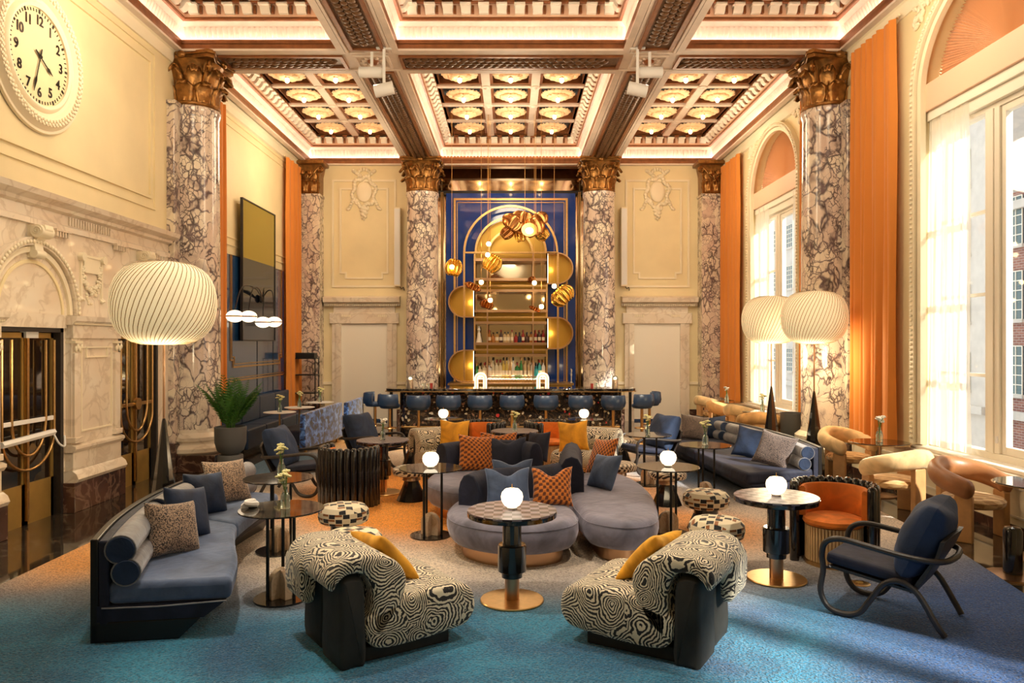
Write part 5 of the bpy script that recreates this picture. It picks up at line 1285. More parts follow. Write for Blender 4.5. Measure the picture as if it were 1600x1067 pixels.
def rod_table(lb, x, y, rz=0, r=.33, h=.715):
    if 'B' in TB: return dup(TB['B'], (x, y, RZ), rz, lb)
    t = thing('rod_table', lb, 'table', (x, y, RZ), rz, 'smoked round tables on rods with travertine arches')
    B().cyl(r, h-.012, h, n=48).make('tabletop', 'table_marble', t, bevel=.002)
    B().cyl(.215, 0, .014, n=40).make('base', 'black', t)
    for k in range(3):
        a = R(90+120*k)
        B().cyl(.013, .01, h-.01, (.115*cos(a), .115*sin(a), 0), 12).make('rod', 'black_mat', t)
    def arch(rz_):
        hw, hz = .105, .20; n = 12
        P = [(-hw, 0)]+[(-hw*cos(pi*k/n), hz-hw+.03+hw*sin(pi*k/n)) for k in range(n+1)]+[(hw, 0)]; m = len(P)
        b = B(); b.at((0, 0, .014), rz=rz_)
        b.add([(p, -.03, q) for p, q in P]+[(p, .03, q) for p, q in P], [tuple(range(m)), tuple(reversed(range(m, 2*m)))]+[(i, (i+1) % m, (i+1) % m+m, i+m) for i in range(m)])
        return b.make('travertine_arch', 'travertine', t, smooth=0, bevel=.004)
    arch(R(35)); arch(R(125))
    TB['B'] = t; return t
TOPA, TOPB = RZ+.717, RZ+.715
def gp(px, py): return G(px, py, RZ)
A1 = gp(800, 938.5); pedestal_table('marquetry pedestal table nearest the camera, between the two rose patterned chairs', *A1)
A2 = gp(1213, 905); pedestal_table('marquetry pedestal table in front of the orange barrel chair', *A2)
A3 = gp(598, 770); pedestal_table('marquetry pedestal table behind the black scalloped chair, with white flowers', *A3)
A4 = (.06, 11.25); pedestal_table('marquetry pedestal table between two orange barrel chairs near the bar', *A4)
B1 = gp(440, 935); rod_table('smoked round table with flowers and grey shell at the curved sofa', *B1, .2)
B2_ = gp(435, 861); rod_table('smoked round table with flowers at the far end of grey curved sofa', *B2_, .9)
B3 = gp(673, 837); rod_table('smoked round table with globe lamp beside the island sofa, door side', *B3, .5)
B4 = gp(1044, 834); rod_table('smoked round table with globe lamp beside the island sofa, window side', *B4, 1.1)
B5 = gp(1102, 782); rod_table('smoked round table with vase in front of the navy sofa', *B5, 0)
B6 = gp(1013, 757); rod_table('smoked round table with vase before the far navy armchair', *B6, .4)
B7 = (-1.16, 13.0); rod_table('small globe-lit table by the bar, door side rose chair', *B7, .4)
B8 = (1.26, 13.0); rod_table('small globe-lit table by the bar, window side rose chair', *B8, .8)

LP = {}
def apple(lb, xy, ztop, s=1.0):
    if 'l' in LP: return dup(LP['l'], (xy[0], xy[1], ztop), 0, lb)
    t = thing('globe_lamp', lb, 'lamp', (xy[0], xy[1], ztop), 0, 'small glowing globe table lamps')
    B().lathe([(0, 0), (.038, 0), (.042, .012), (.035, .016), (0, .016)], 24).make('base', 'white_metal', t)
    B().lathe([(.03, .012), (.062, .03), (.083, .065), (.088, .098), (.080, .130), (.055, .156), (.022, .163), (.006, .156), (0, .154)], 32).make('globe', 'globe', t)
    B().cyl(.004, .15, .195, n=8).make('stalk', 'gold', t)
    lamp('POINT', 'globe_light', (0, 0, .26), 1.6, (1, .8, .5), shadow_soft_size=.08).parent = t
    LP['l'] = t; return t
apple('glowing globe lamp on the nearest marquetry table', (A1[0], A1[1]+.02), TOPA)
apple('glowing globe lamp on the table before the orange barrel chair', A2, TOPA)
apple('glowing globe lamp on the smoked table at door side of island sofa', B3, TOPB)
apple('glowing globe lamp on the smoked table at window side of island sofa', B4, TOPB)
apple('small far globe lamp behind the yellow cushion on the door side', B7, TOPB)
apple('small far globe lamp behind the yellow cushion on the window side', B8, TOPB)
VS = {}
def vase(lb, xy, z, kind=0, s=1.0):
    if kind in VS: return dup(VS[kind], (xy[0], xy[1], z), random.uniform(0, 6), lb, scale=(s,)*3)
    t = thing('flower_vase', lb, 'vase', (xy[0], xy[1], z), 0, 'small glass vases with flowers'); t.scale = (s,)*3
    B().lathe([(0, 0), (.030, 0), (.034, .012), (.030, .035), (.034, .055), (.030, .085), (.014, .125), (.015, .145)], 16, closed=False).lathe([(0, .006), (.026, .006), (.026, .10)], 12, closed=False).make('vase', 'glass', t)
    rnd = random.Random(kind+3)
    for k in range(6):
        a = rnd.uniform(0, 6.28); d = rnd.uniform(.015, .055); h = rnd.uniform(.19, .25)
        B().tube(smooth_path([(0, 0, .02), (.004*cos(a), .004*sin(a), .12), (d*cos(a), d*sin(a), h)], 4), .0025, 5).make('stem', 'stem', t)
        g = B(); g.at((d*cos(a), d*sin(a), h), rz=a, rx=rnd.uniform(-.6, .6))
        for q in range(6):
            b_ = 2*pi*q/6; c_ = (.018*cos(b_), .018*sin(b_), .004); g.ball(c_, .013, .013, .008, 6, 4)
        g.ball((0, 0, .01), .009, n=6, m=4); g.make('flower', 'petal' if kind == 0 else 'petal_w', t, smooth=70)
    VS[kind] = t; return t
vase('glass vase with yellow flowers beside the grey shell', (B1[0]+.03, B1[1]), TOPB, 0, 1.15)
vase('glass vase with yellow flowers on the table at sofa far end', (B2_[0]+.03, B2_[1]), TOPB, 0, 1.25)
vase('glass vase with pale flowers on the table behind black scalloped chair', A3, TOPA, 1, 1.1)
vase('glass vase with pale flowers on the central table near the bar', A4, TOPA, 0, 1.1)
vase('slim glass vase with green flowers on the table before navy sofa', B5, TOPB, 0, 1.2)
vase('slim glass vase with green flowers on the table by far armchair', (B6[0]-.02, B6[1]-.05), TOPB, 0, 1.1)
sh_ = thing('shell_ornament', 'grey spiral shell ornament on the smoked table by the curved sofa', 'ornament', (B1[0]-.255, B1[1]+.03, TOPB))
B().tube([( .012*cos(k*.5)*(1+k*.09), .012*sin(k*.5)*(1+k*.09), .03+.02*sin(k*.13)) for k in range(34)], [.010+.0006*k for k in range(34)], 8).make('spiral', 'white_metal', sh_)
B().ball((0, 0, .018), .036, .036, .018, 14, 6).make('body', 'white_marble', sh_)

# ---- round stools -----------------------------------------------------------
SL = {}
def check_stool(lb, x, y, rz):
    if 'c' in SL: return dup(SL['c'], (x, y, RZ), rz, lb)
    t = thing('round_stool', lb, 'stool', (x, y, RZ), rz, 'block check round stools')
    B().lathe([(.10, .24), (.20, .235), (.238, .255), (.252, .31), (.246, .365), (.21, .405), (.12, .425), (0, .43)], 40).make('seat', 'check', t)
    B().lathe([(.13, .17), (.13, .24), (0, .24)], 28).make('neck', 'black', t)
    B().lathe([(.20, 0), (.205, .01), (.13, .17), (.0, .17)], 32).make('base', 'black', t)
    SL['c'] = t; return t
for lb, px, py, rz in (('block check stool beside the black scalloped chair', 537, 853, .3), ('block check stool partly hidden by the saffron cushion', 552, 905, .9),
                       ('block check stool nearer the navy sofa, behind its twin', 1103, 826, .2), ('block check stool just behind the window side rose chair', 1120, 880, 1.2)):
    x, y = gp(px, py); check_stool(lb, x, y, rz)
def hound_stool(lb, x, y, rz):
    if 'h' in SL: return dup(SL['h'], (x, y, RZ), rz, lb)
    t = thing('cone_stool', lb, 'stool', (x, y, RZ), rz, 'houndstooth stools on black cones')
    B().lathe([(.08, .325), (.19, .32), (.235, .335), (.245, .37), (.235, .41), (.19, .432), (0, .44)], 36).make('seat', 'hound', t)
    B().lathe([(.115, .26), (.10, .32), (0, .32)], 28).make('neck', 'rose_gold', t)
    g = B(); g.lathe([(.19, 0), (.19, .006), (.085, .26), (0, .26)], 12).make('cone_base', 'black', t, smooth=10)
    SL['h'] = t; return t
for lb, px, py, rz in (('houndstooth cone stool left of nothing but the island sofa, door side', 643, 781, .2), ('houndstooth cone stool under the globe-lit table, window side', 1042, 788, .6),
                       ('houndstooth stool between island sofa and navy sofa', 966, 773, .1), ('small houndstooth stool beside the window side rose chair', 951, 733, 0), ('small houndstooth stool by the far door side armchair', 656, 733, 0)):
    x, y = gp(px, py) if py > 740 else (-1.62 if px < 800 else 1.84, 12.55); hound_stool(lb.replace('left of nothing but the island sofa, door side', 'between scalloped chair and island sofa'), x, y, rz)

# ---- scalloped barrel chairs -----------------------------------------------
BC = {}
def barrel_chair(lb, x, y, rz):
    """opening faces +y"""
    if 'b' in BC: return dup(BC['b'], (x, y, RZ), rz, lb)
    t = thing('barrel_chair', lb, 'chair', (x, y, RZ), rz, 'scalloped barrel chairs')
    n = 17; a0, a1 = pi-R(18), 2*pi+R(18); r = .345; tr = .0425
    tb = None
    for k in range(n):
        a = a0+(a1-a0)*k/(n-1)
        p = (r*cos(a), r*sin(a), 0)
        if tb is None: tb = B().lathe([(tr, .0), (tr, .70), (tr*.87, .722), (tr*.5, .738), (0, .742)], 14).make('back_tube', 'black', t, loc=p)
        else: piece(tb, t, p)
    g = B(); vs_ = []; N = 20
    for i in range(N+1):
        a = a0+.05+(a1-a0-.1)*i/N
        for rr, z in ((.245, .42), (.30, .42), (.30, .675), (.285, .69), (.262, .69), (.248, .67)): vs_.append((rr*cos(a), rr*sin(a), z))
    g.add(vs_, [(i*6+k, (i+1)*6+k, (i+1)*6+(k+1) % 6, i*6+(k+1) % 6) for i in range(N) for k in range(6)]+[tuple(range(6)), tuple(N*6+k for k in reversed(range(6)))])
    g.make('back_pad', 'orange_vel', t, smooth=50)
    B().lathe([(.2, .36), (.255, .362), (.27, .385), (.262, .415), (.20, .437), (0, .445)], 36, c=(0, .02, 0)).make('seat', 'orange_vel', t)
    B().lathe([(.215, .0), (.235, .01), (.235, .35), (0, .36)], 40, c=(0, .02, 0)).make('seat_drum', 'oak', t)
    fl_ = B().box(-.008, .008, 0, .014, .04, .35).make('flute', 'tan_light', t, smooth=0)
    for k in range(52):
        a = 2*pi*k/52; q = ((.236)*cos(a), .02+.236*sin(a), 0)
        if k == 0: fl_.location = q; fl_.rotation_euler = (0, 0, a-pi/2)
        else: piece(fl_, t, q, (0, 0, a-pi/2))
    B().lathe([(.0, .0), (.255, 0), (.255, .035), (.24, .04), (0, .04)], 36, c=(0, .02, 0)).make('plinth_ring', 'gold', t)
    BC['b'] = t; return t
x, y = gp(1303, 878); barrel_chair('orange velvet barrel chair with black scalloped back near window side armchair', x, y, R(150))
x, y = gp(546, 787); barrel_chair('black scalloped barrel chair seen from behind, near the grey sofa', x, y, R(-20))
x, y = -.46, 12.45; barrel_chair('far orange barrel chair by the bar, door side of the central table', x, y, R(127))
x, y = .60, 12.45; barrel_chair('far orange barrel chair by the bar, window side of the central table', x, y, R(-127))

# ---- rose weave lounge chairs ------------------------------------------------
LC = {}
def lounge_chair(lb, x, y, rz, mirror=False):
    """faces +y; the charcoal slab sits at +x behind"""
    key = 'm' if mirror else 'n'
    if key in LC: return dup(LC[key], (x, y, RZ), rz, lb)
    t = thing('lounge_chair', lb, 'chair', (x, y, RZ), rz, 'rose weave lounge chairs'); m = -1 if mirror else 1
    def extr(prof, x0, x1, nm, mat, rnd_=.05, seg=6, parent=t, inset=.035):
        P = [(p[0], p[1]) for p in smooth_path([(a, b, 0) for a, b in prof], 4, True)]; n = len(P)
        cx = sum(p[0] for p in P)/n; cz = sum(p[1] for p in P)/n
        # inward offset outline for rounded sides
        def off(d):
            out = []
            for i in range(n):
                a, b, c = Vector(P[i-1]), Vector(P[i]), Vector(P[(i+1) % n]); tn = (c-a).normalized(); nn = Vector((tn.y, -tn.x)); out.append(b-nn*d)
            return out
        area = sum(P[i][0]*P[(i+1) % n][1]-P[(i+1) % n][0]*P[i][1] for i in range(n)); sg = 1 if area > 0 else -1
        g = B(); L = [(0, inset), (inset*.3, inset*.3), (inset, 0)]; secs = [(x0+a, sg*b) for a, b in L]+[(x1-a, sg*b) for a, b in reversed(L)]
        vs_ = []
        for xx, d in secs: vs_ += [(m*xx, q.x, q.y) for q in off(d)]
        fs = [(s_*n+i, (s_+1)*n+i, (s_+1)*n+(i+1) % n, s_*n+(i+1) % n) for s_ in range(len(secs)-1) for i in range(n)]+[tuple(range(n)), tuple(reversed([(len(secs)-1)*n+i for i in range(n)]))]
        return g.add(vs_, fs).make(nm, mat, parent, smooth=50)
    extr([(.52, .22), (.50, .33), (.42, .385), (.25, .40), (.05, .39), (-.12, .36), (-.27, .30), (-.27, .16), (-.18, .08), (.10, .075), (.40, .10), (.48, .14)], -.40, .40, 'seat', 'swirl')
    extr([(-.02, .40), (.0, .50), (-.05, .60), (-.15, .665), (-.30, .69), (-.44, .68), (-.52, .62), (-.535, .54), (-.50, .50), (-.46, .55), (-.40, .585), (-.30, .575), (-.25, .50), (-.235, .40), (-.25, .22), (-.20, .16), (-.10, .24), (-.04, .34)], -.40, .40, 'backrest', 'swirl', inset=.03)
    extr([(-.455, .60), (-.54, .58), (-.55, .46), (-.54, .34), (-.50, .30), (-.45, .34)], -.40, -.06, 'back_overhang', 'swirl', inset=.02)
    extr([(-.45, .01), (-.45, .3), (-.45, .51), (-.42, .56), (-.33, .56), (-.29, .50), (-.28, .3), (-.28, .01), (-.36, .0)], .05, .39, 'back_slab', 'char_vel', inset=.03)
    extr([(-.42, .0), (-.42, .3), (-.40, .50), (-.31, .50), (-.29, .3), (-.29, .0)], -.36, -.02, 'back_core', 'char_vel', inset=.02)
    B().box(-.34, .34, -.30, .34, 0, .09).make('plinth', 'char_vel', t, smooth=0, bevel=.01)
    LC[key] = t; return t
F1 = (-.89, 5.22); a1 = R(34)-pi/2; lounge_chair('rose patterned lounge chair with saffron cushion, front, nearer the curved sofa', *F1, a1)
F2 = (.98, 5.22); a2 = R(149)-pi/2; lounge_chair('rose patterned lounge chair with saffron cushion, front, nearer the bentwood armchair', *F2, a2, True)
x, y = -1.02, 11.65; F3 = (x, y); a3 = R(-62)-pi/2; lounge_chair('far rose patterned lounge chair facing the island sofa, door side', *F3, a3+pi*0, True)
x, y = 1.18, 11.65; F4 = (x, y); a4 = R(-118)-pi/2; lounge_chair('far rose patterned lounge chair facing the island sofa, window side', *F4, a4)
def local(o, ang, lx_, ly): return (o[0]+lx_*cos(ang)-ly*sin(ang), o[1]+lx_*sin(ang)+ly*cos(ang))
q = local(F1, a1, -.08, .20); put_pillow('yellow', 'saffron cushion leaning on the front rose chair near curved sofa', (*q, .385), a1+.15, .48, .44, .14, .02, tilt=R(40), roll=R(-8), group='saffron cushions')
q = local(F2, a2, .08, .20); put_pillow('yellow', 'saffron cushion leaning on the front rose chair near bentwood armchair', (*q, .385), a2-.15, .48, .44, .14, .02, tilt=R(40), roll=R(8), group='saffron cushions')
x, y = G(709, 703, .42); put_pillow('yellow', 'saffron cushion upright on the far rose chair, door side', (x, y, .42), R(8), .46, .46, .16, .02, tilt=R(-14), roll=R(3), group='saffron cushions')
x, y = G(897, 705, .42); put_pillow('yellow', 'saffron cushion upright on the far rose chair, window side', (x, y, .42), R(-8), .46, .46, .16, .02, tilt=R(-14), roll=R(-4), group='saffron cushions')

# ---- bentwood armchairs -----------------------------------------------------
AC = {}
def bentwood(lb, x, y, rz, z=RZ):
    if 'a' in AC: return dup(AC['a'], (x, y, z), rz, lb)
    t = thing('bentwood_armchair', lb, 'armchair', (x, y, z), rz, 'navy bentwood armchairs')
    W = .30
    def side(s_):
        pts = [(s_*(W-.02), -.42, .012), (s_*W, -.37, .09), (s_*W, -.26, .27), (s_*W, -.15, .335), (s_*W, -.04, .30), (s_*W, .05, .17), (s_*W, .13, .055), (s_*W, .24, .02), (s_*W, .35, .05), (s_*W, .405, .16), (s_*W, .385, .32), (s_*W, .395, .44), (s_*(W+.01), .36, .535), (s_*(W+.02), .25, .575), (s_*(W+.03), .05, .555), (s_*(W+.03), -.15, .53), (s_*(W+.0), -.33, .515), (s_*.20, -.42, .51), (0, -.445, .51)]
        return smooth_path(pts, 5)
    for s_ in (-1, 1): B().tube(side(s_), .0215, 10).make('bent_frame', 'dark_wood', t)
    g = B()   # seat tray and bent back board
    g.add([(sx*.27, y_, z_) for (y_, z_) in ((.36, .355), (-.20, .285), (-.20, .265), (.36, .335)) for sx in (-1, 1)], [(0, 1, 3, 2), (4, 5, 7, 6), (0, 1, 7, 6), (2, 3, 5, 4), (0, 2, 4, 6), (1, 3, 5, 7)])
    g.make('seat_tray', 'dark_wood', t, smooth=0)
    prof = [(-.20, .265), (-.235, .27), (-.42, .58), (-.47, .70), (-.44, .70), (-.40, .585), (-.21, .285)]
    N = 10; vs_ = []
    for i in range(N+1):
        u = (i/N-.5)*2; wd = .29
        for (y_, z_) in prof: f_ = (z_-.27)/.43; vs_.append((u*wd*(1-.06*f_), y_+.05*f_*u*u, z_-(.05*f_*abs(u)**3 if f_ > .7 else 0)))
    g = B(); k_ = len(prof); g.add(vs_, [(i*k_+q, (i+1)*k_+q, (i+1)*k_+(q+1) % k_, i*k_+(q+1) % k_) for i in range(N) for q in range(k_)]+[tuple(range(k_)), tuple(N*k_+q for q in reversed(range(k_)))])
    g.make('back_board', 'dark_wood', t, smooth=40)
    for s_ in (-1, 1): B().tube([(s_*.30, -.15, .33), (s_*.25, -.15, .30)], .012, 6).tube([(s_*.30, .385, .34), (s_*.25, .33, .34)], .012, 6).make('frame_bracket', 'dark_wood', t)
    g = B(); g.at((0, .08, .36), rx=R(7)); g.box(-.27, .27, -.29, .30, -.03, .055); g.make('seat_cushion', 'navy', t, bevel=.03, bseg=4, smooth=60)
    o = pillow(B(), .57, .56, .30, .02, 24, 22, .02, .30).make('back_cushion', 'navy_cush', t, smooth=175); o.location = (0, -.13, .37); o.rotation_euler = (R(24), 0, R(3))
    AC['a'] = t; return t
bentwood('navy bentwood armchair standing alone at the window side front', 2.84, 5.66, R(139)-pi/2)
x, y = gp(478, 770); bentwood('navy bentwood armchair behind the smoked table at curved sofa end', x-.1, y, R(-8)-pi/2)
x, y = gp(605, 735); bentwood('navy bentwood armchair by the door end of the bar', x-.22, y, R(-30)-pi/2)
x, y = gp(1003, 738); bentwood('navy bentwood armchair by the window end of the bar', x+.12, y, R(-160)-pi/2)

# ---- curved grey sofa -------------------------------------------------------
cs = thing('curved_sofa', 'curved slate blue velvet sofa with bolsters on the door side', 'sofa', (0, 0, RZ))
outer = smooth_path([(-2.83, 5.08, 0), (-3.03, 5.75, 0), (-3.16, 6.5, 0), (-3.18, 7.2, 0), (-3.10, 7.85, 0), (-2.98, 8.3, 0)], 5)
inner = smooth_path([(-1.93, 5.22, 0), (-2.08, 5.75, 0), (-2.30, 6.3, 0), (-2.46, 6.8, 0), (-2.50, 7.5, 0), (-2.50, 8.15, 0)], 5)
outer = [(p.x, p.y) for p in outer]; inner = [(p.x, p.y) for p in inner]; N = len(outer)
def between(f): return [(a[0]+(b[0]-a[0])*f, a[1]+(b[1]-a[1])*f) for a, b in zip(outer, inner)]
def slab(f0, f1, i0, i1, z0, z1, nm, mat, bv=.03, parent=cs, taper=None):
    A, C = between(f0)[i0:i1+1], between(f1)[i0:i1+1]; P = A+C[::-1]
    g = B()
    if taper:
        C2 = between(taper)[i0:i1+1]; P2 = A+C2[::-1]; n = len(P)
        g.add([(x, y, z0) for x, y in P2]+[(x, y, z1) for x, y in P], [tuple(reversed(range(n))), tuple(range(n, 2*n))]+[(i, (i+1) % n, (i+1) % n+n, i+n) for i in range(n)])
    else: g.prism(P, z0, z1)
    return g.make(nm, mat, parent, smooth=40, bevel=bv, bseg=4)
mid = 15
slab(.12, 1.0, 0, mid, .25, .40, 'seat_cushion', 'blue_vel', .045); slab(.12, 1.0, mid, N-1, .25, .405, 'seat_cushion', 'blue_vel', .045)
slab(.03, .96, 0, N-1, .14, .25, 'seat_base', 'navy', .02, taper=.80); slab(.0, .78, 0, N-1, .0, .14, 'plinth', 'black_mat', .01, taper=.62)
slab(.0, .055, 0, N-1, 0, .70, 'back_shell', 'black_mat', .008); slab(.055, .13, 0, N-1, .10, .69, 'back_panel', 'navy', .015)
def bolster(i0, i1, f, z, r, parent=cs):
    p = [(x, y, z) for x, y in between(f)[i0:i1+1]]; n = len(p)
    P = [Vector(q) for q in p]; rs = [r]*n
    g = B().tube(P, r, 18, caps=False); g.make('bolster', 'silver_vel', parent, smooth=60)
    for e, d in ((P[0], (P[0]-P[1]).normalized()), (P[-1], (P[-1]-P[-2]).normalized())):
        B().tube([e, e+d*.012], [r*.97, r*.90], 18).make('bolster_end', 'navy_cush', parent, smooth=20)
        s_ = d.cross(Vector((0, 0, 1))); B().tube([e+(s_*cos(2*pi*k/20)+Vector((0, 0, 1))*sin(2*pi*k/20))*r for k in range(20)], .006, 6, closed=True).make('bolster_piping', 'silver_vel', parent)
for (i0, i1) in ((0, 8), (9, 16), (17, N-1)):
    bolster(i0, i1, .21, .625, .095); bolster(i0, i1, .25, .47, .09)
B().tube([(-2.80+.05, 5.075, .24), (-2.4, 5.13, .235), (-1.96, 5.205, .25)], .006, 6).make('piping', 'silver_vel', cs)
for lb, px, py, z, rz, mt, w_, h, t_, dn, tl, rl in (
    ('brown tweed cushion, nearest on the curved grey sofa', 274, 868, .41, R(62), 'tweed', .44, .42, .20, 0, R(-20), R(8)),
    ('blue velvet cushion tucked behind the nearest tweed cushion', 298, 842, .42, R(72), 'navy_cush', .46, .44, .16, 0, R(-18), R(10)),
    ('dark blue velvet cushion in the middle of curved grey sofa', 326, 806, .41, R(62), 'navy_cush', .44, .42, .18, .0, R(-20), R(6)),
    ('brown tweed cushion at the far end of curved grey sofa', 362, 786, .42, R(58), 'tweed', .50, .46, .15, .0, R(-24), R(4))):
    x, y = G(px, py, z); put_pillow(mt, lb, (x, y, z), rz, w_, h, t_, dn, tilt=tl, roll=rl, group='cushions on the curved grey sofa')

# ---- navy sofa on the window side ------------------------------------------
ns = thing('long_sofa', 'long navy velvet sofa with grey bolsters on the window side', 'sofa', (0, 0, RZ))
outer = smooth_path([(4.02, 9.75, 0), (4.08, 10.6, 0), (4.02, 11.5, 0), (3.9, 12.4, 0), (3.66, 13.3, 0), (3.45, 14.0, 0)], 5)
inner = smooth_path([(2.95, 9.42, 0), (2.86, 10.1, 0), (2.80, 11.0, 0), (2.72, 11.9, 0), (2.66, 12.8, 0), (2.60, 13.5, 0)], 5)
outer = [(p.x, p.y) for p in outer]; inner = [(p.x, p.y) for p in inner]; N = len(outer)
slab(.12, 1.0, 0, 12, .25, .40, 'seat_cushion', 'navy', .04, ns); slab(.12, 1.0, 12, N-1, .25, .40, 'seat_cushion', 'navy', .04, ns)
slab(.03, .96, 0, N-1, .12, .25, 'seat_base', 'navy', .02, ns, taper=.85); slab(0, .8, 0, N-1, 0, .12, 'plinth', 'black_mat', .01, ns, taper=.7)
slab(0, .05, 0, N-1, 0, .68, 'back_shell', 'black_mat', .008, ns); slab(.05, .12, 0, N-1, .1, .67, 'back_panel', 'navy', .015, ns)
for (i0, i1) in ((0, 8), (9, 16), (17, N-1)):
    bolster(i0, i1, .20, .61, .085, ns); bolster(i0, i1, .24, .47, .08, ns)
for lb, px, py, z, rz, mt, w_, h, t_, tl, rl in (
    ('grey brown cushion on the navy sofa, nearest the window lanterns', 1200, 729, .41, R(-38), 'tweed_b', .50, .48, .16, R(-26), R(12)),
    ('blue cushion behind the grey brown one on the navy sofa', 1166, 716, .41, R(-30), 'navy_cush', .46, .46, .16, R(-24), R(10)),
    ('blue cushion lying in the far half of the navy sofa', 1116, 686, .41, R(-25), 'navy_cush', .46, .42, .16, R(-30), R(-10)),
    ('grey brown cushion at the far end of the navy sofa', 1083, 688, .41, R(-5), 'tweed_b', .48, .44, .18, R(-24), R(8))):
    x, y = G(px, py, z); put_pillow(mt, lb, (x, y, z), rz, w_, h, t_, 0, tilt=tl, roll=rl, group='cushions on the navy sofa')

# ---- island sofa ------------------------------------------------------------
isl = thing('island_sofa', 'sculptural island sofa of three rounded mauve grey velvet lobes in the centre', 'sofa', (0, 0, RZ))
def lobe(pts, nm='seat_lobe', z0=.125, z1=.405, mat='grey_vel'):
    P = [(p.x, p.y) for p in smooth_path([(a, b, 0) for a, b in pts], 7, True)]; n = len(P)
    def off(d):
        out = []
        for i in range(n):
            a, c = Vector(P[i-1]), Vector(P[(i+1) % n]); tn = (c-a).normalized(); out.append(Vector(P[i])+Vector((-tn.y, tn.x))*d)
        return out
    area = sum(P[i][0]*P[(i+1) % n][1]-P[(i+1) % n][0]*P[i][1] for i in range(n)); sg = 1 if area > 0 else -1
    lv = [(.12, z0), (.06, z0+.012), (.02, z0+.06), (0, z0+.14), (.0, z1-.10), (.015, z1-.05), (.035, z1-.02), (.07, z1-.004), (.12, z1+.003)]
    g = B(); vs_ = []
    for d, z in lv: vs_ += [(q.x, q.y, z) for q in off(sg*d)]
    fs = [(s_*n+i, s_*n+(i+1) % n, (s_+1)*n+(i+1) % n, (s_+1)*n+i) for s_ in range(len(lv)-1) for i in range(n)]+[tuple(reversed(range(n))), tuple((len(lv)-1)*n+i for i in range(n))]
    o = g.add(vs_, fs).make(nm, mat, isl, smooth=60)
    g = B(); g.tube([(q.x, q.y, z1-.052) for q in off(sg*.008)], .004, 5, closed=True).make('seat_seam', 'grey_vel', o)
    g = B().prism([(q.x, q.y) for q in off(sg*.15)], 0, z0+.01).make('lobe_foot', 'rose_gold', isl, smooth=60)
    return o
lobe([(-.55, 7.05), (-.20, 6.72), (.25, 6.68), (.60, 6.95), (.62, 7.5), (.42, 8.1), (.0, 8.4), (-.42, 8.15), (-.62, 7.6)])
lobe([(.74, 7.0), (1.05, 6.80), (1.34, 6.98), (1.46, 7.5), (1.54, 8.3), (1.50, 9.0), (1.34, 9.5), (1.1, 9.6), (.84, 9.4), (.68, 8.7), (.62, 8.0), (.66, 7.4)])
lobe([(-.95, 8.75), (-.60, 8.35), (-.10, 8.5), (.35, 8.6), (.60, 9.2), (.50, 9.9), (.0, 10.15), (-.55, 10.05), (-.88, 9.7), (-1.02, 9.2)])
def island_back(pts, wd=.24, z1=.80, nm='lobe_back'):
    P = smooth_path([(a, b, 0) for a, b in pts], 6); n = len(P); pr = [(-.5, .0), (-.5, .62), (-.42, .80), (-.25, .95), (0, 1.0), (.25, .95), (.42, .80), (.5, .62), (.5, .0)]
    vs_ = []
    for i, p in enumerate(P):
        a, c = P[max(0, i-1)], P[min(n-1, i+1)]; tn = (c-a).normalized(); nn = Vector((-tn.y, tn.x, 0))
        for o_, z in pr: vs_.append(tuple(p+nn*o_*wd+Vector((0, 0, .30+z*(z1-.30)))))
    k = len(pr); g = B().add(vs_, [(i*k+q, (i+1)*k+q, (i+1)*k+q+1, i*k+q+1) for i in range(n-1) for q in range(k-1)]+[tuple(range(k)), tuple(reversed([(n-1)*k+q for q in range(k)]))])
    o = g.make(nm, 'navy', isl, smooth=50, bevel=.012, bseg=3)
    return o
island_back([(-.42, 7.50), (-.30, 7.78), (-.02, 7.92), (.30, 8.02), (.52, 8.25)], .22, .72)
island_back([(.66, 8.18), (.68, 8.7), (.72, 9.1), (.76, 9.4)], .27, .79)
island_back([(-.88, 9.50), (-.62, 9.75), (-.25, 9.85), (.1, 9.82), (.32, 9.55)], .22, .76)
for lb, px, py, z, rz, mt, w_, h, t_, dn, tl, rl in (
    ('blue velvet cushion with chopped top on the front lobe of island sofa', 795, 793, .41, R(8), 'blue_vel', .46, .40, .15, .07, R(-20), R(0)),
    ('orange basket-weave cushion with chopped top on the front lobe', 863, 792, .41, R(-10), 'orange_weave', .42, .40, .15, .08, R(-18), R(-3)),
    ('blue cushion tucked behind on the front lobe back', 801, 762, .52, R(5), 'blue_vel', .44, .30, .12, .05, R(-10), R(0)),
    ('orange basket-weave cushion leaning, door side of rear lobe', 744, 738, .41, R(18), 'orange_weave', .48, .48, .14, .0, R(-20), R(6)),
    ('dark navy cushion with chopped top on the rear lobe', 792, 736, .41, R(0), 'navy', .50, .44, .16, .07, R(-16), R(0)),
    ('orange basket-weave cushion behind the dark navy one', 779, 722, .46, R(0), 'orange_weave', .50, .40, .12, .03, R(-12), R(0)),
    ('small dark blue cushion at window end of the rear lobe back', 838, 722, .42, R(-50), 'navy', .42, .42, .12, .0, R(-15), R(-6)),
    ('blue cushion on the window side lobe leaning on its back', 935, 765, .41, R(-62), 'blue_vel', .46, .42, .15, .0, R(-26), R(-6)),
    ('orange basket-weave cushion behind the blue one, window side lobe', 932, 742, .42, R(-66), 'orange_weave', .50, .48, .14, .0, R(-24), R(-8))):
    x, y = G(px, py, z); put_pillow(mt, lb, (x, y, z), rz, w_, h, t_, dn, tilt=tl, roll=rl, group='cushions on the island sofa')

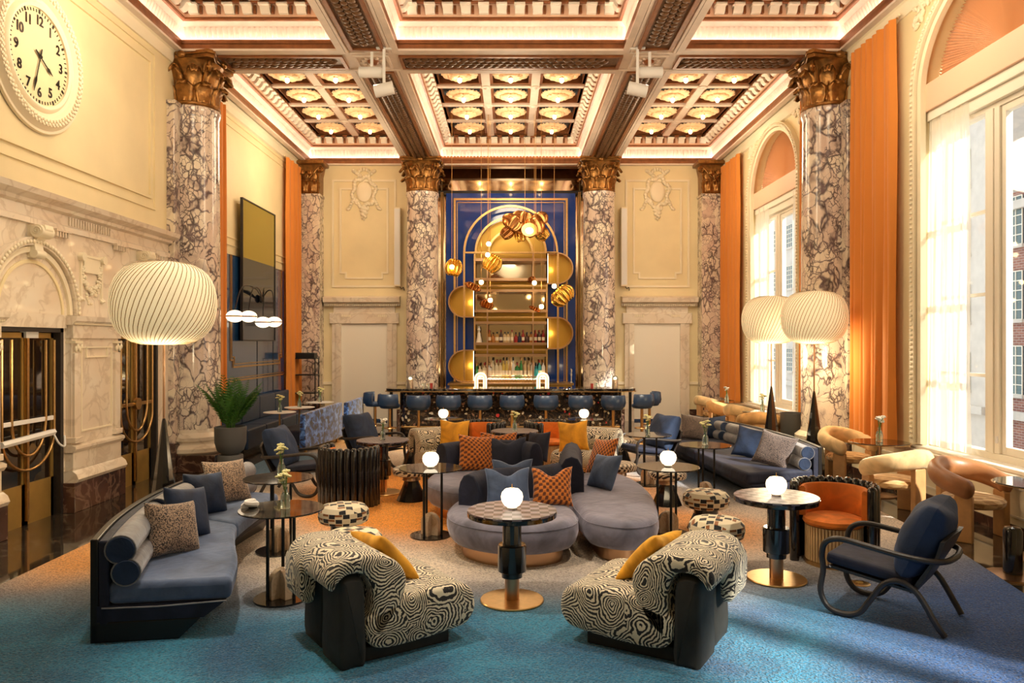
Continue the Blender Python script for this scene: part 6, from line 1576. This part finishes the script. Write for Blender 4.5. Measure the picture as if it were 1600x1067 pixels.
# ---- lantern floor lamps ----------------------------------------------------
LN = {}
def lantern(lb, x, y):
    if 'l' in LN: return dup(LN['l'], (x, y, 0.0), R(40), lb)
    t = thing('lantern_floor_lamp', lb, 'floor lamp', (x, y, 0), 0, 'tall lantern floor lamps')
    B().lathe([(.205, 0), (.205, .012), (.19, .02), (.02, 1.28), (.012, 1.31)], 10).make('cone_base', 'black', t, smooth=10)
    B().cyl(.011, 1.28, 2.06, n=10).make('pole', 'rose_gold', t)
    zc, rr, rz_ = 2.43, .485, .40
    def prof(v):     # v 0..1 bottom to top
        a = -pi/2+pi*v; c_ = abs(cos(a))**.72; s_ = math.copysign(abs(sin(a))**.92, sin(a)); return (.09+(rr-.09)*c_, zc+rz_*s_)
    K = 56
    vs_ = []; nv = 16; M = K*2
    for i in range(M):
        for j in range(nv+1):
            v = j/nv; r_, z_ = prof(v); tw = 1.15*(v-.5); a = 2*pi*i/M+tw
            if i % 2 == 0: r_ -= .010
            vs_.append((r_*cos(a), r_*sin(a), z_))
    fs = [(i*(nv+1)+j, ((i+1) % M)*(nv+1)+j, ((i+1) % M)*(nv+1)+j+1, i*(nv+1)+j+1) for i in range(M) for j in range(nv)]
    B().add(vs_, fs).make('shade', 'shade', t, smooth=80)
    pts = []
    for j in range(nv+1): v = j/nv; r_, z_ = prof(v); a = 1.15*(v-.5); r_ -= .006; pts.append((r_*cos(a), r_*sin(a), z_))
    rib = B().tube(pts, .0038, 4, caps=False).make('rib', 'rib', t)
    for k in range(1, K): piece(rib, t, rot=(0, 0, 2*pi*k/K))
    B().lathe([(.0, zc-rz_-.002), (.095, zc-rz_-.002), (.095, zc-rz_+.01)], 24).make('shade_ring', 'rib', t)
    lamp('POINT', 'lantern_light', (0, 0, 2.43), 1, (1, .8, .5), shadow_soft_size=.3).parent = t
    LN['l'] = t; return t
lantern('tall pleated lantern lamp on black cone behind the curved grey sofa', -3.38, 7.36)
lantern('tall pleated lantern lamp on black cone nearest the window column', 4.62, 11.50)
lantern('lower set pleated lantern lamp on black cone behind the navy sofa', 4.40, 12.75)
for o in list(bpy.data.objects):
    if o.type == 'LIGHT' and o.name.startswith('lantern_light'): o.data.energy = 40; o.location.z = 1.80; o.data.shadow_soft_size = .2

# ---- honey horseshoe chairs -------------------------------------------------
HC = {}
def horseshoe(lb, x, y, rz, mat='tan_light'):
    """faces +y"""
    if mat in HC: return dup(HC[mat], (x, y, 0), rz, lb)
    t = thing('horseshoe_chair', lb, 'chair', (x, y, 0), rz, 'honey horseshoe chairs by the windows')
    pts = []; rs = []; n = 25
    for k in range(n):
        a = R(-205)+R(230)*k/(n-1)+R(0); u = abs(k/(n-1)-.5)*2
        pts.append((.345*cos(a), .335*sin(a)+.0, .70-.15*u**1.5)); rs.append(.085-.008*u)
    # ends rounded
    g = B(); g.tube(pts, rs, 14)
    for e, r_ in ((pts[0], rs[0]), (pts[-1], rs[-1])): g.ball(e, r_, n=14)
    cz_ = .66
    for i, p in enumerate(g.v):      # taller than thick
        a = atan2(p[1], p[0]); kk = min(range(n), key=lambda q: (pts[q][0]-p[0])**2+(pts[q][1]-p[1])**2); zc = pts[kk][2]; g.v[i] = (p[0], p[1], zc+(p[2]-zc)*1.35)
    g.make('arm_roll', mat, t, smooth=60)
    B().lathe([(.20, .33), (.275, .335), (.30, .36), (.305, .40), (.28, .43), (.18, .452), (0, .46)], 36).make('seat', 'tan_weave', t)
    for a in (R(-200), R(20), R(-90)):
        g = B(); g.at((.325*cos(a), .325*sin(a), 0), rz=a); top = .62 if abs(a+pi/2) < .1 else .52
        hw = .085
        g.add([(-.035, -hw, 0), (.035, -hw, 0), (.035, hw, 0), (-.035, hw, 0), (-.035, -hw, top-.05), (.035, -hw, top-.05), (.035, hw, top-.05), (-.035, hw, top-.05), (-.03, -hw*.5, top), (.03, -hw*.5, top), (.03, hw*.5, top), (-.03, hw*.5, top)],
              [(3, 2, 1, 0), (0, 1, 5, 4), (1, 2, 6, 5), (2, 3, 7, 6), (3, 0, 4, 7), (4, 5, 9, 8), (5, 6, 10, 9), (6, 7, 11, 10), (7, 4, 8, 11), (8, 9, 10, 11)])
        g.make('leg', 'oak', t, smooth=0, bevel=.01)
    HC[mat] = t; return t
for lb, x, y, rz, mt in (
    ('pale honey horseshoe chair nearest the marble column, at the dark table', 4.90, 10.95, R(-155), 'tan_light'),
    ('pale honey horseshoe chair with its back to the camera, window row', 4.60, 9.05, R(22), 'tan_light'),
    ('cognac leather horseshoe chair with figured seat, cut by the frame', 4.88, 7.98, R(-155), 'tan_leather'),
    ('white honey horseshoe chair at the far end of the window row', 4.72, 17.75, R(-70), 'tan_light'),
    ('honey horseshoe chair, second from the far end of window row', 4.60, 16.13, R(-110), 'tan_vel'),
    ('honey horseshoe chair at the greenish vase, back window', 4.74, 15.32, R(-60), 'tan_light'),
    ('honey horseshoe chair just behind the lower lantern', 4.55, 13.80, R(-20), 'tan_vel')):
    horseshoe(lb, x, y, rz, mt)
WT = {}
def window_table(lb, x, y, h=.72):
    if 'w' in WT: return dup(WT['w'], (x, y, 0), 0, lb)
    t = thing('smoked_glass_table', lb, 'table', (x, y, 0), 0, 'smoked glass tables along the windows')
    B().cyl(.37, h-.012, h, n=44).make('tabletop', 'smoke', t, bevel=.003); B().cyl(.385, h-.016, h-.010, n=44).make('rim', 'gold', t)
    B().cyl(.022, .02, h-.015, n=14).make('stem', 'rose_gold', t); B().lathe([(0, 0), (.22, 0), (.22, .012), (.05, .025), (.0, .03)], 32).make('base', 'rose_gold', t)
    WT['w'] = t; return t
for lb, px, py in (('smoked glass table with white flowers by the near window', 1375, 687), ('smoked glass table cut by the frame in the window light', 1612, 748)):
    x, y = G(px, py, .72); window_table(lb, min(x, 4.94 if py < 700 else 5.0), 10.12 if py < 700 else 7.15)
for lb, x, y in (('far smoked glass table at the back window corner', 4.85, 16.95), ('smoked glass table with greenish flowers at the back window', 4.85, 14.55)): window_table(lb, x, y)
x, y = G(1375, 687, .72); vase('white coral-like flowers in a glass vase by the near window', (4.94, 10.12), .72, 1, 1.35)
vase('white flowers in a vase on the far corner window table', (4.85, 16.95), .72, 1, 1.3); vase('green flowers in a vase on the back window table', (4.85, 14.55), .72, 0, 1.3)
cyl_ = thing('side_post_table', 'black cylinder pedestal with round foot at the frame edge', 'table', (4.40, 6.62, 0))
B().lathe([(.22, 0), (.22, .015), (.05, .03), (0, .03)], 32).make('foot', 'rose_gold', cyl_); B().lathe([(.075, .03), (.075, .40), (.06, .43), (0, .44)], 24).make('post', 'black', cyl_)

# ---- planters ---------------------------------------------------------------
pp = thing('potted_palm', 'leafy green palm in a grey pot on a drum pedestal beside the door wall column', 'plant', (-4.36, 11.75, 0))
B().lathe([(0, 0), (.185, 0), (.19, .02), (.19, .29), (.18, .31), (0, .31)], 32).make('pedestal', 'pot_grey', pp)
B().lathe([(0, .31), (.13, .315), (.20, .38), (.235, .50), (.24, .74), (.22, .745), (.215, .70), (0, .70)], 36).make('pot', 'pot_grey', pp); B().cyl(.21, .69, .705, n=24).make('soil', 'soil', pp)
rnd = random.Random(5)
for k in range(26):
    a = 2*pi*k/26*2.4+rnd.uniform(-.3, .3); L = rnd.uniform(.55, .95); lean = rnd.uniform(.15, .62)
    pts = []
    for q in range(9): u = q/8; d = L*lean*u**1.5; pts.append(Vector((d*cos(a)+.05*cos(a), d*sin(a)+.05*sin(a), .70+L*(u-.22*lean*u*u*2))))
    g = B().tube(pts, [.007-.0007*q for q in range(9)], 5)
    for q in range(2, 18):
        u = q/18; i_ = min(7, int(u*8)); p = pts[i_].lerp(pts[i_+1], u*8-i_); tn = (pts[i_+1]-pts[i_]).normalized(); sd = tn.cross(Vector((cos(a), sin(a), .4))).normalized()
        ln = .24*sin(pi*(.18+.8*u))
        for s_ in (-1, 1):
            d = (sd*s_*.8+tn*.7).normalized()*ln; dn = Vector((0, 0, -.10*ln*3)); w2 = tn*.011
            g.add([p, p+d*.5+w2+dn*.15, p+d+dn, p+d*.5-w2+dn*.15], [(0, 1, 2), (0, 2, 3)])
    g.make('frond', 'leaf', pp, smooth=0)
BP = None
for lb, x, y in (('matt black bowl planter behind the navy sofa, at the column', 4.98, 13.32),):
    if BP is None:
        BP = thing('bowl_planter', lb, 'planter', (x, y, 0), 0, 'black bowl planters')
        B().lathe([(0, 0), (.17, 0), (.17, .22), (0, .24)], 28).make('pedestal', 'char', BP); B().lathe([(0, .22), (.10, .225), (.17, .28), (.205, .38), (.215, .50), (.215, .81), (.195, .81), (.19, .55), (0, .5)], 36).make('bowl', 'char', BP)
    else: dup(BP, (x, y, 0), label=lb)

# ---- door side: dark mirror panel, olive mirror, globes, banquette, screens, etagere ----
dp = thing('lacquer_wall_panel', 'tall blue lacquer wall panel with stepped gold lines on the door wall', 'wall panel', (-XW2, 16.2, 0))
B().box(0, .05, -1.85, 1.95, .1, 3.76).make('panel', 'blue_wall', dp, smooth=0)
B().box(.0, .058, .02, .04, .1, 3.76).box(0, .058, 1.1, 1.12, .1, 3.76).make('panel_joint', 'black_mat', dp, smooth=0)
frame_x(dp, .05, -1.55, 1.75, 1.55, 4.6, .03, .02, 'gold', 'gold_line', notch=.14); frame_x(dp, .05, -1.48, 1.68, 1.62, 4.6, .015, .02, 'gold', 'gold_line', notch=.14)
B().box(.05, .07, -1.85, 1.95, 1.28, 1.31).box(.05, .07, -1.85, 1.95, 1.34, 1.355).make('gold_rail', 'gold', dp, smooth=0)
for o in dp.children:
    if o.name.startswith('gold_line'):     # the frame runs up out of the panel; cut at its top
        me = o.data
        for v in me.vertices:
            if v.co.z > 3.76: v.co.z = 3.76
om = thing('wall_mirror', 'tall bronze framed mirror, olive above and dark below, on the door wall', 'mirror', (-XW2+.10, 16.12, 0))
B().box(0, .04, -1.03, 1.03, 3.76, 4.93).make('olive_glass', 'olive_mirror', om, smooth=0)
MT['dark_mirror'] = flat('dark_blue_mirror', (.06, .08, .13), .10, metal=.9)
B().box(0, .04, -1.03, 1.03, 2.10, 3.76).make('dark_glass', 'dark_mirror', om, smooth=0)
frame_x(om, .0, -1.05, 1.05, 2.08, 4.95, .025, .055, 'dark_wood', 'mirror_frame')
B().box(-.1, 0, -.5, .5, 2.6, 2.7).make('mirror_batten', 'black_mat', om, smooth=0)
gb = thing('reflected_globes', 'four disc globes on added black arms, standing in for lamps reflected in the dark mirror', 'reflected light', (-XW2+.2, 16.1, 2.98))  # lamp globes reflected in the mirror, built as an added fixture
B().ball((-.02, 0, .0), .05, .09, .09).make('mount', 'black_mat', gb)
for px, py in ((367, 494), (388.5, 494.5), (411, 503.5), (428.5, 503)):
    xg = -XW2+.55; s_ = (px-CX)/xg; Yg = F/s_; zg = CH-(py-CY)/s_; dy, dz = Yg-16.1, zg-2.98
    B().tube(smooth_path([(0, 0, 0), (.15, dy*.35, .16), (.3, dy*.8, .10), (.35, dy, dz+.12)], 6), .012, 6).make('arm', 'black_mat', gb)
    g = B(); g.ball((.35, dy, dz), .155, .155, .11, 20, 10); g.make('globe', 'globe', gb, smooth=60); B().at((0, 0, 0)).lathe([(.156, dz-.012), (.162, dz), (.156, dz+.012)], 24, c=(.35, dy, 0)).make('globe_band', 'gold', gb)
bq = thing('banquette', 'long navy leather banquette along the door wall under the blue panel', 'banquette', (-XW2, 16.1, 0))
B().box(.08, .62, -2.3, 1.9, .0, .08).make('plinth', 'black_mat', bq, smooth=0)
for k in range(4):
    y0 = -2.3+k*1.05; B().box(.08, .70, y0, y0+1.045, .08, .45).make('seat', 'navy_leather', bq, smooth=0, bevel=.03, bseg=3)
    B().box(.08, .22, y0, y0+1.045, .45, .93).make('backrest', 'navy_leather', bq, smooth=0, bevel=.03, bseg=3)
BT = None
for lb, px, py, z in (('small round brass stemmed table nearest along the banquette', 437, 643.5, .74), ('small round brass stemmed table, middle of the banquette row', 468, 636, .74), ('small round brass stemmed table, far end of the banquette row', 500, 628, .74)):
    x, y = G(px, py, z)
    if BT is None:
        BT = thing('cafe_table', lb, 'table', (x, y, 0), 0, 'small tables along the banquette')
        B().cyl(.30, z-.012, z, n=40).make('tabletop', 'white_metal', BT, bevel=.002); B().cyl(.018, .01, z, n=12).make('stem', 'gold', BT); B().lathe([(0, 0), (.19, 0), (.19, .01), (0, .02)], 28).make('base', 'gold', BT)
    else: dup(BT, (x, y, 0), label=lb)
    vase(lb.replace('small round brass stemmed table', 'glass flower vase on brass table'), (x, y), z, 0, 1.25)
# damask screens (backs of high loveseats)
for lb, p0, p1, zt0, zt1 in (('high backed blue damask settee, nearer of the two', (-3.80, 13.75), (-3.50, 15.5), .72, .80), ('high backed blue damask settee, farther of the two', (-3.42, 15.65), (-3.30, 16.7), .78, .82)):
    ang = atan2(p1[1]-p0[1], p1[0]-p0[0]); L = sqrt((p1[0]-p0[0])**2+(p1[1]-p0[1])**2)
    t = thing('settee', lb, 'settee', (p0[0], p0[1], RZ), ang)
    g = B(); n = 16; vs_ = []
    for i in range(n+1):
        u = i/n; yy = -.05*sin(pi*u)
        for q in ((yy-.06, .10), (yy+.06, .10), (yy+.05, zt0+(zt1-zt0)*u+.02*sin(pi*u)), (yy-.05, zt0+(zt1-zt0)*u+.02*sin(pi*u))): vs_.append((L*u, q[0], q[1]))
    g.add(vs_, [(i*4+k, (i+1)*4+k, (i+1)*4+(k+1) % 4, i*4+(k+1) % 4) for i in range(n) for k in range(4)]+[(0, 1, 2, 3), (n*4+3, n*4+2, n*4+1, n*4)])
    g.make('backrest', 'damask', t, smooth=30, bevel=.02, bseg=3)
    B().box(.03, L-.03, .05, .60, .14, .42).make('seat', 'navy', t, smooth=0, bevel=.03)
    for xx in (.15, L-.15): B().cyl(.03, 0, .12, (xx, .0, 0), 12).make('leg', 'gold', t); B().cyl(.025, 0, .14, (xx, .5, 0), 12).make('leg', 'gold', t)
et = thing('etagere', 'black metal frame shelf holding a black box, by the far corner column', 'shelf', (-5.08, 18.75, 0))
for xx in (-.27, .27):
    for yy in (-.18, .18): B().box(xx-.012, xx+.012, yy-.012, yy+.012, 0, 1.66).make('post', 'black_mat', et, smooth=0)
for zz in (.35, .80, 1.25, 1.655): B().box(-.28, .28, -.19, .19, zz-.012, zz+.012).make('shelf', 'black_mat', et, smooth=0)
bo = thing('storage_box', 'flat black box on top of the metal frame shelf', 'box', (-5.08, 18.75, 1.667)); B().box(-.22, .24, -.15, .15, 0, .11).make('body', 'black_mat', bo, smooth=0, bevel=.006); B().box(-.225, .245, -.155, .155, .11, .13).make('lid', 'black', bo, smooth=0)
pl = thing('floor_uplight', 'small brass disc floor outlet set in the rug near the front armchair', 'floor outlet', (*gp(1343, 912), RZ)); B().lathe([(0, 0), (.085, 0), (.085, .006), (.07, .010), (0, .010)], 28).make('disc', 'gold', pl); B().cyl(.03, .010, .013, n=20).make('socket_cap', 'gold_door', pl)
